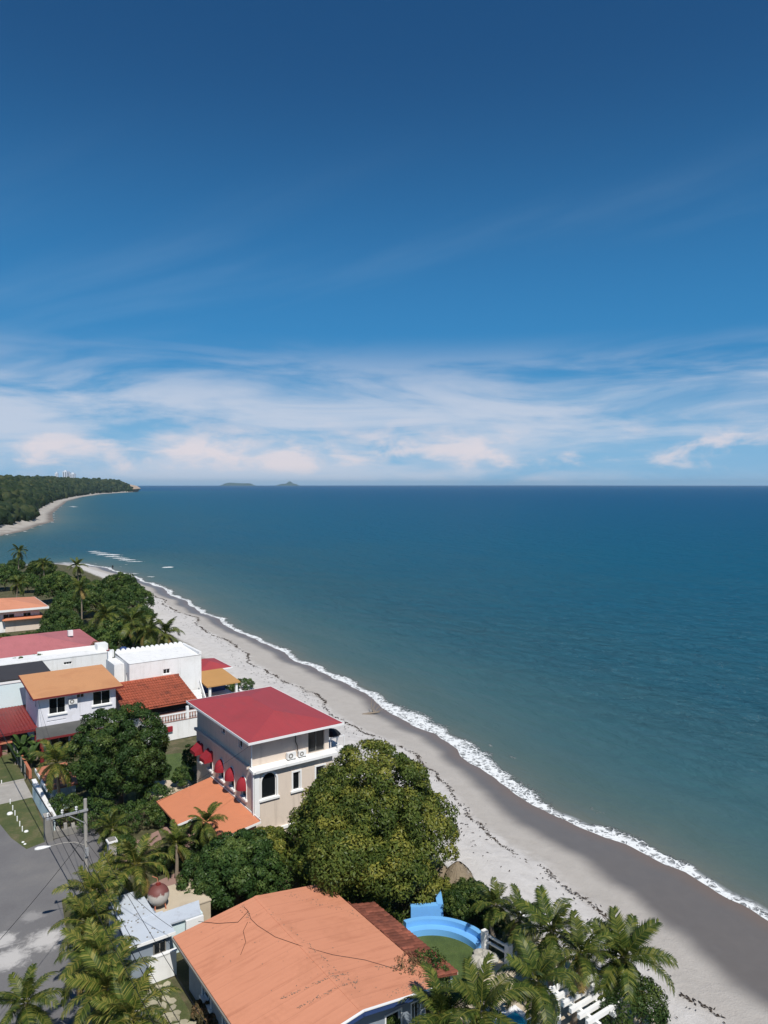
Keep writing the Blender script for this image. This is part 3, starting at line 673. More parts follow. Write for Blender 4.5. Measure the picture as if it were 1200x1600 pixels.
sheet('verge', [(9.55, 45), (9.1, 40), (9.1, 20), (11.6, 20), (11.6, 50.5), (9.75, 50)], GZ + 0.006, M['verge'])
MB_k = MB(); MB_k.box(8.2, 11.6, 77.35, 77.6, GZ - .1, GZ + 0.14); tag(MB_k.build('kerb', M['concrete']), kind='structure')
sheet('lawn', [(18.5, 66), (24.2, 66), (25.8, 70), (26.5, 76), (20, 78)], GZ + 0.006, M['lawn'])
sheet('patio', [(20.6, 63.2), (24.2, 63.4), (24.6, 68.3), (22.0, 70.2), (20.2, 67.5)], GZ + 0.05, M['beige'])
sheet('garden_path', [(14.8, 55.4), (18.6, 57.6), (18.9, 59.8), (15.2, 58.4)], GZ + 0.012, M['pinkpave'])
sheet('garden_path', [(15.2, 48.0), (18.6, 48.6), (18.4, 52.6), (15.4, 51.8)], GZ + 0.012, M['pinkpave'])
sheet('terrace', [(25.3, 20), (34.0, 20), (34.0, 31.6), (29.2, 31.6), (27.9, 30.4), (25.3, 30.4)], GZ + 0.02, M['beige'])
# crazy paving beside the foreground house: earth bed with single flat stones
sheet('garden_bed', [(10.6, 30), (13.6, 30), (13.6, 41.2), (12.3, 41.8), (11.2, 41.6), (10.6, 40)], GZ + 0.01, M['verge'])
path = bpy.data.objects['garden_bed']
rr = random.Random(5); stone_meshes = []
for k in range(7):
    n = rr.choice((5, 6, 6, 7)); mb = MB(); poly = []
    for j in range(n):
        a = 2 * math.pi * (j + 0.5 * rr.random()) / n; q = 0.24 * (0.75 + 0.45 * rr.random()); poly.append((q * math.cos(a) * 1.2, q * math.sin(a)))
    mb.prism(poly, 0, 0.05); o = mb.build('stone', M['stone'], None); stone_meshes.append(o.data); bpy.data.objects.remove(o)
for iy in range(13):
    for ix in range(5):
        x = 11.3 + ix * 0.52 + (iy % 2) * 0.22 + rr.uniform(-.09, .09); y = 35.0 + iy * 0.48 + rr.uniform(-.09, .09)
        if x > 13.4 or (y > 40.6 and x < 11.9): continue
        link('stone', rr.choice(stone_meshes), path, (x, y, GZ + 0.008), (0, 0, rr.uniform(0, 6.28)), (rr.uniform(.75, 1.1),) * 3)

# ------------------------------------------------------------------ building helpers
def facade(mb, axis, plane, out, u0, u1, z0, z1, ops, depth=0.16):
    """outer wall skin on plane with openings (ua,ub,za,zb,arch) and their reveals. axis 'y': plane y=const, u=x"""
    def P(u, z, d=0.0):
        return (u, plane - out * d, z) if axis == 'y' else (plane - out * d, u, z)
    us = sorted({u0, u1} | {q for o in ops for q in o[:2]}); zs = sorted({z0, z1} | {q for o in ops for q in o[2:4]})
    for a, b in zip(us[:-1], us[1:]):
        for c, d in zip(zs[:-1], zs[1:]):
            mu, mz = (a + b) / 2, (c + d) / 2
            if any(o[0] < mu < o[1] and o[2] < mz < o[3] for o in ops): continue
            mb.add([P(a, c), P(b, c), P(b, d), P(a, d)], [(0, 1, 2, 3)])
    for ua, ub, za, zb, arch in ops:
        r_ = (ub - ua) / 2; cu = (ua + ub) / 2
        if arch:
            zc = zb - r_; n = 10
            arc = [(cu - r_ * math.cos(math.pi * k / n), zc + r_ * math.sin(math.pi * k / n)) for k in range(n + 1)]
            for (a0, a1), (b0, b1) in zip(arc[:-1], arc[1:]):
                mb.add([P(a0, a1), P(b0, b1), P(b0, zb), P(a0, zb)], [(0, 1, 2, 3)])
            loop = [(ua, za)] + arc + [(ub, za)]
        else: loop = [(ua, za), (ua, zb), (ub, zb), (ub, za)]
        m_ = len(loop)
        for k in range(m_):
            a, b = loop[k], loop[(k + 1) % m_]
            mb.add([P(*a), P(*b), P(b[0], b[1], depth), P(a[0], a[1], depth)], [(0, 1, 2, 3)])
def window(parent, axis, plane, out, ua, ub, za, zb, arch=False, depth=0.13, fw=0.06, trim=0.0, sill=True, mull=1, mat='trim', name='window'):
    def P(u, z, d=0.0):
        return (u, plane - out * d, z) if axis == 'y' else (plane - out * d, u, z)
    def bar(mb, a0, a1, b0, b1, d0, d1):
        c = [P(a0, b0, d0), P(a1, b1, d1)]
        lo = [min(c[0][i], c[1][i]) for i in range(3)]; hi = [max(c[0][i], c[1][i]) for i in range(3)]
        mb.box(lo[0], hi[0], lo[1], hi[1], lo[2], hi[2])
    r_ = (ub - ua) / 2; cu = (ua + ub) / 2
    mb = MB()
    zt = zb - r_ if arch else zb
    bar(mb, ua, ua + fw, za, zt, depth - .05, depth + .02); bar(mb, ub - fw, ub, za, zt, depth - .05, depth + .02)
    bar(mb, ua + fw, ub - fw, za, za + fw, depth - .05, depth + .02)
    if not arch: bar(mb, ua + fw, ub - fw, zb - fw, zb, depth - .05, depth + .02)
    for k in range(mull):
        u = ua + (ub - ua) * (k + 1) / (mull + 1); bar(mb, u - fw * .4, u + fw * .4, za + fw, zt, depth - .045, depth + .015)
    def ring(mb, ra, rb, d0, d1):
        n = 10
        for k in range(n):
            t0, t1 = math.pi * k / n, math.pi * (k + 1) / n
            q = [(cu - s * math.cos(t), zt + s * math.sin(t)) for s, t in ((ra, t0), (ra, t1), (rb, t1), (rb, t0))]
            mb.add([P(*e, d0) for e in q] + [P(*e, d1) for e in q], [(0, 1, 2, 3), (7, 6, 5, 4), (0, 4, 5, 1), (1, 5, 6, 2), (2, 6, 7, 3), (3, 7, 4, 0)])
    if arch: ring(mb, r_ - fw, r_, depth - .05, depth + .02)
    wo = mb.build(name, M[mat], parent)
    mb = MB()
    if arch:
        n = 12; loop = [(ua, za), (ub, za)] + [(cu + r_ * math.cos(math.pi * k / n), zt + r_ * math.sin(math.pi * k / n)) for k in range(n + 1)]
        mb.add([P(*e, depth) for e in loop], [tuple(range(len(loop)))])
    else: mb.add([P(ua, za, depth), P(ub, za, depth), P(ub, zb, depth), P(ua, zb, depth)], [(0, 1, 2, 3)])
    mb.build('pane', M['glass'], wo)
    if trim:
        mb = MB()
        bar(mb, ua - trim, ua, za, zt, -.05, 0.0 - 0.003 + 0.01); bar(mb, ub, ub + trim, za, zt, -.05, .007)
        if arch: ring(mb, r_, r_ + trim, -.05, .007)
        else: bar(mb, ua - trim, ub + trim, zb, zb + trim, -.05, .007)
        mb.build('surround', M['trim'], wo)
    if sill:
        mb = MB(); bar(mb, ua - trim - .1, ub + trim + .1, za - .14, za + .01, -.16, .1); mb.build('sill', M['trim'], wo)
    return wo
def acunit(loc, label, face='y', rz=0.0, s=1.0, group=None):
    t = thing('air_conditioner', label, 'air conditioner', loc, group)
    x, y, z = loc
    MB().box(x - .45 * s, x + .45 * s, y - .18 * s, y + .18 * s, z, z + .62 * s).build('casing', M['white'], t)
    mb = MB(); n = 14
    for k in range(n):
        a, b = 2 * math.pi * k / n, 2 * math.pi * (k + 1) / n
        q = [(x - .12 * s + r_ * s * math.cos(e), y - .19 * s, z + .31 * s + r_ * s * math.sin(e)) for r_, e in ((.12, a), (.12, b), (.25, b), (.25, a))]
        mb.add(q, [(0, 1, 2, 3)])
    mb.build('fan_grille', M['greycon'], t)
    mb = MB(); mb.box(x - .38 * s, x - .30 * s, y - .2 * s, y + .2 * s, z - .06, z); mb.box(x + .30 * s, x + .38 * s, y - .2 * s, y + .2 * s, z - .06, z); mb.build('foot', M['greycon'], t)
    return t
def hip(mb, x0, x1, y0, y1, z, rise, inset, th, axis='y'):
    if axis == 'y':
        xm = (x0 + x1) / 2; a = (xm, y0 + inset, z + rise); b = (xm, y1 - inset, z + rise)
        top = [(x0, y0, z), (x1, y0, z), (x1, y1, z), (x0, y1, z), a, b]; fs = [(0, 1, 4), (1, 2, 5, 4), (2, 3, 5), (3, 0, 4, 5)]
    else:
        ym = (y0 + y1) / 2; a = (x0 + inset, ym, z + rise); b = (x1 - inset, ym, z + rise)
        top = [(x0, y0, z), (x1, y0, z), (x1, y1, z), (x0, y1, z), a, b]; fs = [(0, 1, 5, 4), (1, 2, 5), (2, 3, 4, 5), (3, 0, 4)]
    mb.add(top, fs); mb.add([(x, y, zz - th) for x, y, zz in top[:4]], [(3, 2, 1, 0)])
    b0 = len(mb.v)
    mb.add(top[:4] + [(x, y, zz - th) for x, y, zz in top[:4]], [(4, 5, 1, 0), (5, 6, 2, 1), (6, 7, 3, 2), (7, 4, 0, 3)])
def fascia(parent, x0, x1, y0, y1, z, h, mat, t=0.06, sides='wesn'):
    mb = MB()
    if 's' in sides: mb.box(x0 - t, x1 + t, y0 - t, y0 - .004, z - h, z + .02)
    if 'n' in sides: mb.box(x0 - t, x1 + t, y1 + .004, y1 + t, z - h, z + .02)
    if 'w' in sides: mb.box(x0 - t, x0 - .004, y0, y1, z - h, z + .02)
    if 'e' in sides: mb.box(x1 + .004, x1 + t, y0, y1, z - h, z + .02)
    return mb.build('fascia', mat, parent)
def plainwalls(mb, x0, x1, y0, y1, z0, z1, skip=''):
    if 's' not in skip: mb.add([(x0, y0, z0), (x1, y0, z0), (x1, y0, z1), (x0, y0, z1)], [(0, 1, 2, 3)])
    if 'n' not in skip: mb.add([(x0, y1, z0), (x1, y1, z0), (x1, y1, z1), (x0, y1, z1)], [(0, 1, 2, 3)])
    if 'w' not in skip: mb.add([(x0, y0, z0), (x0, y1, z0), (x0, y1, z1), (x0, y0, z1)], [(0, 1, 2, 3)])
    if 'e' not in skip: mb.add([(x1, y0, z0), (x1, y1, z0), (x1, y1, z1), (x1, y0, z1)], [(0, 1, 2, 3)])

# ------------------------------------------------------------------ cream house with crimson roof
t = thing('cream_house', 'three-storey cream house with crimson metal roof and red window awnings', 'house', (28, 59.4, GZ))
fr = [(25.05, 26.36, 4.95, 7.0, True), (27.85, 28.5, 5.0, 6.5, False), (30.0, 30.8, 5.0, 6.5, False), (29.2, 30.6, 2.0, 3.9, False)]
ays = [55.0, 57.4, 59.6, 62.2, 64.5]
lf = [(q - .5, q + .5, 4.62, 6.35, True) for q in ays]
mb = MB(); facade(mb, 'y', 53.1, -1, 24.4, 31.6, GZ, 7.5, fr); facade(mb, 'x', 24.4, -1, 53.1, 65.6, GZ, 7.5, lf)
plainwalls(mb, 24.4, 31.6, 53.1, 65.6, GZ, 7.5, 'sw'); mb.add([(24.4, 53.1, 7.5), (31.6, 53.1, 7.5), (31.6, 65.6, 7.5), (24.4, 65.6, 7.5)], [(0, 1, 2, 3)])
mb.build('wall', M['cream'], t)
up_f = [(29.5, 31.05, 7.62, 9.6, False)]; up_l = [(58.9, 59.75, 8.6, 9.25, False), (55.3, 56.1, 8.45, 9.15, False)]
mb = MB(); facade(mb, 'y', 53.5, -1, 24.45, 31.5, 7.5, 9.95, up_f); facade(mb, 'x', 24.45, -1, 53.5, 65.5, 7.5, 9.95, up_l); plainwalls(mb, 24.45, 31.5, 53.5, 65.5, 7.5, 9.95, 'sw')
mb.build('upper_wall', M['cream'], t)
for o in fr: window(t, 'y', 53.1, -1, *o[:4], arch=o[4], trim=0.14, sill=True, mull=0)
for o in lf: window(t, 'x', 24.4, -1, *o[:4], arch=True, trim=0.05, sill=True, mull=0)
for o in up_f: window(t, 'y', 53.5, -1, *o[:4], trim=0, sill=False, mull=1, name='sliding_door', mat='greycon')
for o in up_l: window(t, 'x', 24.45, -1, *o[:4], trim=0.05, sill=False, mull=0)
mb = MB(); mb.slab([(24.12, 52.66, 7.48), (31.85, 52.66, 7.48), (31.85, 53.49, 7.60), (24.12, 53.49, 7.60)], .2); mb.build('ledge', M['white'], t)
mb = MB(); mb.box(24.2, 24.398, 54.0, 65.7, 7.28, 7.5); mb.build('string_course', M['cream'], t)
mb = MB(); mb.box(24.34, 24.86, 53.02, 53.098, 3.6, 7.25); mb.box(24.32, 24.398, 53.02, 53.35, 3.6, 7.25); mb.build('corner_pilaster', M['trim'], t)
mb = MB(); mb.box(24.3, 31.7, 52.95, 53.095, 2.15, 2.38); mb.build('plinth_band', M['trim'], t)
mb = MB(); mb.tube([(24.36, 53.42, 9.85), (24.36, 53.42, 7.66), (24.28, 52.60, 7.4), (24.28, 52.94, 7.1), (24.28, 52.94, 3.9)], .055, 6); mb.build('downpipe', M['trim'], t)
mb = MB(); hip(mb, 23.65, 32.2, 52.35, 66.0, 10.0, 0.75, 4.2, .14); rf = mb.build('roof', M['redroof'], t)
fascia(t, 23.65, 32.2, 52.35, 66.0, 9.98, .16, M['trim'])
for k, q in enumerate(ays):
    mb = MB(); n = 8
    if k < 3:   # rounded canopy over the nearer three arches
        r_ = .56; zc = 5.55; pts = []
        for i in range(6):
            ph = (math.pi / 2) * i / 5
            for j in range(n + 1):
                th = math.pi * j / n
                pts.append((24.395 - .72 * math.sin(ph), q - r_ * math.cos(th) * (0.35 + 0.65 * math.cos(ph)) if i < 5 else q - r_ * math.cos(th) * .92, 5.35 + 1.0 * math.sin(th) * math.cos(ph)))
        fs = [(i * (n + 1) + j, i * (n + 1) + j + 1, (i + 1) * (n + 1) + j + 1, (i + 1) * (n + 1) + j) for i in range(5) for j in range(n)]
        # simple quarter dome
        pts = []
        for i in range(6):
            ph = (math.pi / 2) * i / 5
            for j in range(n + 1):
                th = math.pi * j / n
                pts.append((24.395 - .66 * math.sin(th) * math.sin(ph), q - .53 * math.cos(th), 5.5 + .88 * math.sin(th) * math.cos(ph)))
        mb.add(pts, fs)
        mb.add([(24.395 - .66 * math.sin(math.pi * j / n), q - .53 * math.cos(math.pi * j / n), 5.5) for j in range(n + 1)] + [(24.395 - .66 * math.sin(math.pi * j / n), q - .53 * math.cos(math.pi * j / n), 5.36) for j in range(n + 1)],
               [(j, j + 1, n + 2 + j, n + 1 + j) for j in range(n)])
        mb.build('awning', M['awning'], t, smooth=True)
    else:
        x0, x1 = 24.395, 23.6
        mb.add([(x0, q - .6, 6.4), (x0, q + .6, 6.4), (x1, q + .6, 5.75), (x1, q - .6, 5.75), (x1, q + .6, 5.45), (x1, q - .6, 5.45), (x0, q - .6, 5.5), (x0, q + .6, 5.5)],
               [(0, 1, 2, 3), (3, 2, 4, 5), (0, 3, 5, 6), (1, 7, 4, 2)])
        mb.build('awning', M['awning'], t)
# balcony at the sea side
mb = MB(); mb.box(31.6, 33.1, 53.5, 58.5, 7.2, 7.42); mb.build('balcony_slab', M['white'], t)
mb = MB()
for q in (53.55, 54.8, 56.0, 57.2, 58.4): mb.box(33.02, 33.07, q - .025, q + .025, 7.42, 8.4)
for q in (31.7, 32.4): mb.box(q - .025, q + .025, 53.53, 53.58, 7.42, 8.4)
mb.box(33.015, 33.075, 53.5, 58.5, 8.401, 8.45); mb.box(31.62, 33.01, 53.52, 53.58, 8.401, 8.45); mb.build('railing', M['trim'], t)
o = MB(); o.lathe((32.3, 54.5, 7.42), [(.02, 1.5), (.5, 1.35), (.85, 1.05), (.86, 1.0)], 10); o.tube([(32.3, 54.5, 7.42), (32.3, 54.5, 8.95)], .03, 6)
tag(o.build('parasol', M['black']), 'black parasol open on the balcony of the cream house', 'parasol')
acunit((27.75, 53.2, 7.66), 'white air conditioner on the ledge, nearer the arched window', s=.85)
acunit((28.75, 53.2, 7.66), 'white air conditioner on the ledge, nearer the sliding door', s=.75)
mb = MB(); mb.tube([(28.3, 53.46, 9.8), (28.28, 53.45, 8.9), (28.45, 53.44, 8.5), (28.4, 53.3, 8.15)], .035, 5); tag(mb.build('cable', M['black']), 'black cable hanging down the cream wall above the air conditioners', 'cable')

# porch
t = thing('porch', 'low orange-roofed porch against the shaded side of the cream house', 'porch', (22, 57, GZ))
def pz(x): return 3.9 - (24.36 - x) * .14
po = [(20.9, 51.8), (24.36, 51.8), (24.36, 62.2), (19.6, 61.8), (19.25, 61.2), (19.35, 56.4), (20.9, 56.4)]
mb = MB(); mb.slab([(x, y, pz(x) + (0.12 if 56.4 < y and x > 19.8 else 0)) for x, y in [(20.9, 51.8), (24.36, 51.8), (24.36, 56.6), (20.9, 56.6)]], .14); mb.build('roof', M['orange3'], t)
top = [(19.35, 56.4, pz(19.35)), (24.36, 56.4, 4.02), (24.36, 62.0, 4.02), (19.35, 61.6, pz(19.35)), (20.8, 59.1, 3.72)]
mb = MB(); mb.slab([top[0], top[1], top[2], top[3]], .14); mb.build('roof', M['orange3'], t)
mb = MB(); mb.beam((24.33, 51.8, 3.98), (24.33, 56.35, 3.98), .06, .1); mb.build('flashing', M['trim'], t); mb = MB(); mb.beam((24.33, 56.45, 4.1), (24.33, 62.0, 4.1), .06, .1); mb.build('flashing', M['trim'], t)
mb = MB(); mb.beam((20.9, 51.75, pz(20.9) - .07), (24.36, 51.75, 3.83), .04, .16); mb.build('fascia', M['trim'], t); mb = MB(); mb.beam((19.35, 56.35, pz(19.35) - .07), (20.9, 56.35, pz(20.9) - .07), .04, .16); mb.build('fascia', M['trim'], t)
for q in ((21.1, 52.1), (19.7, 56.8), (19.7, 61.2)): MB().box(q[0] - .17, q[0] + .17, q[1] - .17, q[1] + .17, GZ, 3.05).build('post', M['cream'], t)
MB().box(19.2, 24.2, 52, 62, GZ - .1, GZ + .15).build('floor', M['pinkpave'], t)

# ------------------------------------------------------------------ foreground house with orange roof
t = thing('orange_roofed_house', 'long low house with broad orange gable roof and navy eaves', 'house', (18.5, 34, GZ))
mb = MB(); wn = [(30.8, 32.0, 2.4, 3.6, False), (33.6, 34.8, 2.4, 3.6, False), (36.4, 37.6, 2.4, 3.6, False)]
facade(mb, 'x', 14.2, -1, 29.2, 39.7, GZ, 4.3, wn); fw_ = [(20.4, 21.3, 2.2, 3.7, False), (22.0, 22.5, 1.6, 3.7, False)]
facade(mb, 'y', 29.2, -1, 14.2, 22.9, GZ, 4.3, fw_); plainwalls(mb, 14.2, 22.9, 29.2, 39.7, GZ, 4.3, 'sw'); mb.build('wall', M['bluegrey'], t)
for o in wn: window(t, 'x', 14.2, -1, *o[:4], trim=.06)
for o in fw_: window(t, 'y', 29.2, -1, *o[:4], trim=.08, sill=False)
x0, xm, x1, y0, y1 = 13.5, 18.6, 23.4, 28.5, 40.3
rl = MB(); rl.slab([(x0, y0, 4.5), (xm, y0, 5.2), (xm, y1, 5.2), (x0, y1, 4.5)], .16); rl.slab([(xm, y0, 5.2), (x1, y0, 4.5), (x1, y1, 4.5), (xm, y1, 5.2)], .16)
rf = rl.build('roof', M['orangeroof'], t)
mb = MB(); mb.slab([(xm - .16, y0, 5.195), (xm, y0, 5.216), (xm, y1, 5.216), (xm - .16, y1, 5.195)], .02); mb.slab([(xm, y0, 5.216), (xm + .16, y0, 5.195), (xm + .16, y1, 5.195), (xm, y1, 5.216)], .02); mb.build('ridge_cap', M['orangeroof'], rf)
mb = MB(); mb.beam((xm, y0 - .05, 5.06), (x1 + .05, y0 - .05, 4.36), .07, .3); mb.beam((x0, y0 - .05, 4.36), (xm, y0 - .05, 5.06), .07, .3); mb.build('fascia', M['navy'], t)
mb = MB(); mb.beam((xm, y0 - .07, 5.20), (x1 + .05, y0 - .07, 4.50), .12, .05); mb.beam((x0, y0 - .07, 4.50), (xm, y0 - .07, 5.2), .12, .05); mb.build('drip_edge', M['trim'], t)
mb = MB(); mb.beam((x0 - .05, y0, 4.40), (x0 - .05, y1, 4.40), .07, .12); mb.build('gutter', M['greycon'], t)
for i in range(4):
    y = 29 + i * 3.1; pass
acunit((20.0, 28.9, 2.0), 'white air conditioner below the navy eave of the foreground house', s=1.0)
# dark cables lying on the roof
def onroof(pts): return [(p_[0], p_[1], p_[2]) for p_ in pts]
def roofz(x): return 4.5 + .7 * (1 - abs(x - xm) / (5.1 if x < xm else 4.8)) + .02
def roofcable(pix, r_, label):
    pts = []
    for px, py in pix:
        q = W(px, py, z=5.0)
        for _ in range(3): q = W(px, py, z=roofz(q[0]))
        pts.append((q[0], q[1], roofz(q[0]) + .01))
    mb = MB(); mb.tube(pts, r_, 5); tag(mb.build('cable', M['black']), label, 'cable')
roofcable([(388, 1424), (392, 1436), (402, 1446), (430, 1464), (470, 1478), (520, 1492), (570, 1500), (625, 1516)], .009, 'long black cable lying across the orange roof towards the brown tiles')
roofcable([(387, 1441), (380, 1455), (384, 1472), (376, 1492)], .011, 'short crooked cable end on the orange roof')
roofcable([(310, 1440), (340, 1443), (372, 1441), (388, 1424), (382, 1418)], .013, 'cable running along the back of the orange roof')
# leaf litter
rr = random.Random(9); mb = MB()
for (pa, pb, n, sp_) in [((440, 1556), (545, 1524), 90, 2.0), ((465, 1572), (560, 1536), 80, 2.0), ((585, 1508), (625, 1500), 40, 2.0), ((505, 1517), (530, 1540), 30, 3), ((378, 1412), (390, 1440), 45, 3), ((440, 1395), (600, 1425), 90, 6), ((420, 1428), (560, 1550), 70, 2.2), ((625, 1550), (665, 1512), 90, 9), ((300, 1455), (640, 1560), 60, 40)]:
    for _ in range(n):
        u = rr.random(); q = W(pa[0] + (pb[0] - pa[0]) * u + rr.gauss(0, sp_), pa[1] + (pb[1] - pa[1]) * u + rr.gauss(0, sp_ * .5), z=5.0); zz = roofz(q[0])
        if not (x0 + .3 < q[0] < x1 - .2 and y0 + .2 < q[1] < y1 - .2): continue
        a = rr.uniform(0, 6.28); L = rr.uniform(.015, .06); ca, sa = math.cos(a) * L, math.sin(a) * L
        mb.add([(q[0] - ca, q[1] - sa, zz + .003), (q[0] + sa * .4, q[1] - ca * .4, zz + .02), (q[0] + ca, q[1] + sa, zz + .006), (q[0] - sa * .4, q[1] + ca * .4, zz + .012)], [(0, 1, 2, 3)])
tag(mb.build('leaf_litter', M['wood']), 'scattered dry leaves on the broad orange roof', 'leaves', kind='stuff')

# brown tiled lean-to
t = thing('tiled_veranda', 'narrow brown-tiled veranda roof along the orange roof edge', 'veranda', (24.4, 33, GZ))
rr = random.Random(2)
tm = None
for j in range(4):
    for i in range(27):
        xa = 23.5 + j * .44; za = 4.33 - j * .11; ya = 29.6 + i * .30
        if tm is None:
            mb = MB(); n = 4
            pts = []
            for s_ in (0, 1):
                for k in range(n + 1):
                    a = math.pi * k / n
                    pts.append((s_ * .50, -.145 * math.cos(a), .07 * math.sin(a) - s_ * .115 + (0.03 if s_ == 1 else 0)))
            mb.add(pts, [(k, k + 1, n + 2 + k, n + 1 + k) for k in range(n)]); o = mb.build('roof_tile', M['browntile'], None); tm = o.data; bpy.data.objects.remove(o)
        link('roof_tile', tm, t, (xa - 24.4, ya - 33, za - GZ + rr.uniform(-.01, .015)), (0, 0, rr.uniform(-.03, .03)))
mb = MB(); mb.slab([(23.5, 29.45, 4.31), (25.25, 29.45, 3.86), (25.25, 37.6, 3.86), (23.5, 37.6, 4.31)], .08); mb.build('decking', M['browntile'], t)
mb = MB(); mb.beam((25.28, 29.45, 3.85), (25.28, 37.6, 3.85), .05, .14); mb.build('fascia', M['beige'], t)
for q in (29.8, 33.4, 37.2): MB().box(25.0, 25.16, q - .08, q + .08, GZ, 3.83).build('post', M['paleblue'], t)
for i in range(17): MB().box(23.42, 23.5, 29.3 + i * .5, 29.62 + i * .5, 4.44, 4.53).build('ridge_tile', M['browntile'], t)

# ------------------------------------------------------------------ whitewashed shed, tank, slab
t = thing('shed', 'low shed with whitewashed flat sheet roof beside the orange roof', 'shed', (13, 44.5, GZ))
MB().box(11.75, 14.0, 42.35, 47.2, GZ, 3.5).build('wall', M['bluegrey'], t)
MB().box(14.0, 16.4, 43.3, 44.4, GZ, 3.45).build('wall', M['paleblue'], t)
mb = MB(); mb.slab([(11.55, 42.1, 3.62), (14.25, 42.1, 3.62), (14.25, 44.45, 3.74), (11.65, 44.45, 3.74)], .1); mb.build('roof_sheet', M['shedroof'], t)
mb = MB(); mb.slab([(11.7, 44.40, 3.80), (13.75, 44.40, 3.80), (13.75, 47.4, 3.88), (11.85, 47.4, 3.88)], .1); mb.build('roof_sheet', M['shedroof'], t)
mb = MB(); mb.slab([(14.27, 43.1, 3.60), (16.2, 43.1, 3.56), (16.6, 44.5, 3.62), (14.27, 44.4, 3.66)], .1); mb.build('roof_sheet', M['shedroof'], t)
MB().box(11.5, 14.25, 42.02, 42.09, 3.48, 3.64).build('fascia', M['trim'], t)
MB().box(15.2, 16.3, 42.9, 43.05, 2.9, 3.5).build('skylight_frame', M['trim'], t)
window(t, 'y', 42.35, -1, 13.0, 13.75, 2.5, 3.2, depth=-.03, sill=True, mull=1, mat='darkmetal' if 'darkmetal' in M else 'greycon')
rr = random.Random(12); mb = MB()
for k in range(34):
    x, y = rr.uniform(11.9, 14.0), rr.uniform(42.3, 47.2)
    if x > 13.6 and y > 44.4: continue
    zz = (3.62 + (y - 42.1) * .051 if y < 44.4 else 3.80 + (y - 44.4) * .027) + .012
    mb.lathe((x, y, zz), [(.05, -.01), (.06, .015), (.0, .03)], 5)
mb.build('roof_bolts', M['greycon'], t, kind='stuff')
MB().box(12.45, 14.05, 41.35, 41.5, GZ, 2.95).build('white_wall', M['white'], tw := thing('garden_wall', 'bright white garden wall panel in front of the shed', 'wall', (13.2, 41.4, GZ)))
MB().box(12.4, 14.1, 41.3, 41.55, 2.955, 3.01).build('coping', M['trim'], tw)
MB().box(13.7, 17.4, 44.55, 47.6, GZ, 3.3).build('concrete_slab', M['beige'], ts := thing('flat_roof_store', 'beige concrete flat-roofed store behind the round tank', 'shed', (15.5, 46, GZ)))
MB().box(13.65, 17.45, 44.5, 47.65, 3.305, 3.38).build('roof_slab', M['beige'], ts)
m, nt, p, o_ = newmat('rusting_painted_tank')
pos = nd(nt, 'ShaderNodeNewGeometry').outputs['Position']; sp = nd(nt, 'ShaderNodeSeparateXYZ', i_0=pos)
nn_ = nd(nt, 'ShaderNodeTexNoise', i_Vector=pos, i_Scale=3.0, i_Detail=6.0, i_Roughness=0.7).outputs[0]
k = sstep(nt, mth(nt, 'ADD', sp.outputs[2], mth(nt, 'MULTIPLY_ADD', nn_, 0.8, -0.4)), 4.35, 4.5)
setp(p, nt, Base_Color=mixc(nt, k, mixc(nt, nn_, (0.34, 0.30, 0.26), (0.5, 0.47, 0.42)), mixc(nt, nn_, (0.12, 0.035, 0.03), (0.2, 0.07, 0.06))), Roughness=0.6)
t = thing('water_tank', 'round rust-topped water tank on short legs', 'tank', (14.35, 45.5, 3.38))
bm = bmesh.new(); bmesh.ops.create_uvsphere(bm, u_segments=28, v_segments=18, radius=.66); me = bpy.data.meshes.new('vessel'); bm.to_mesh(me); bm.free(); me.materials.append(m); me.polygons.foreach_set('use_smooth', [True] * len(me.polygons))
link('vessel', me, t, (0, 0, .86))
for k in range(4):
    a = R(45 + 90 * k); MB().beam((14.35 + .5 * math.cos(a), 45.5 + .5 * math.sin(a), 3.37), (14.35 + .42 * math.cos(a), 45.5 + .42 * math.sin(a), 3.85), .07).build('leg', M['terra'], t)
mb = MB(); mb.lathe((14.35, 45.5, 4.86), [(.16, .0), (.16, .1), (.0, .12)], 10); mb.build('hatch', M['redcorr'], t)
mb = MB(); mb.tube([(14.35, 45.5, 4.9), (14.32, 45.6, 5.25), (14.1, 45.9, 5.3)], .025, 5); mb.build('pipe', M['terra'], t)

# ------------------------------------------------------------------ white house with tan-orange roof
t = thing('orange_shed_roof_house', 'two-storey white house with tan-orange single-pitch roof behind the dark round tree', 'house', (18.2, 88.6, GZ))
ops = [(15.25, 16.9, 5.35, 7.05, False), (18.05, 18.85, 6.65, 7.1, False), (19.75, 21.6, 5.55, 7.05, False), (15.0, 16.9, 4.55, 4.68, False), (18.4, 19.0, 4.5, 4.72, False), (15.2, 17.2, 1.6, 3.6, False)]
sd = [(86.0, 86.7, 6.0, 6.9, False), (89, 90, 6.0, 6.9, False)]
mb = MB(); facade(mb, 'y', 84.8, -1, 14.2, 22.2, GZ, 7.45, ops); facade(mb, 'x', 14.2, -1, 84.8, 92.6, GZ, 7.45, sd); plainwalls(mb, 14.2, 22.2, 84.8, 92.6, GZ, 7.45, 'sw'); mb.build('wall', M['lavender'], t)
for o in ops: window(t, 'y', 84.8, -1, *o[:4], sill=o[1] - o[0] > 1.5 and o[2] > 5, fw=.05, trim=.06 if o[3] - o[2] > .6 else 0, mull=0 if o[3] - o[2] < .3 else 1)
for o in sd: window(t, 'x', 14.2, -1, *o[:4], fw=.05, sill=False)
mb = MB(); mb.slab([(13.6, 84.0, 7.5), (22.8, 84.0, 7.5), (22.8, 93.2, 8.05), (13.6, 93.2, 8.05)], .14); mb.build('roof', M['orange2'], t)
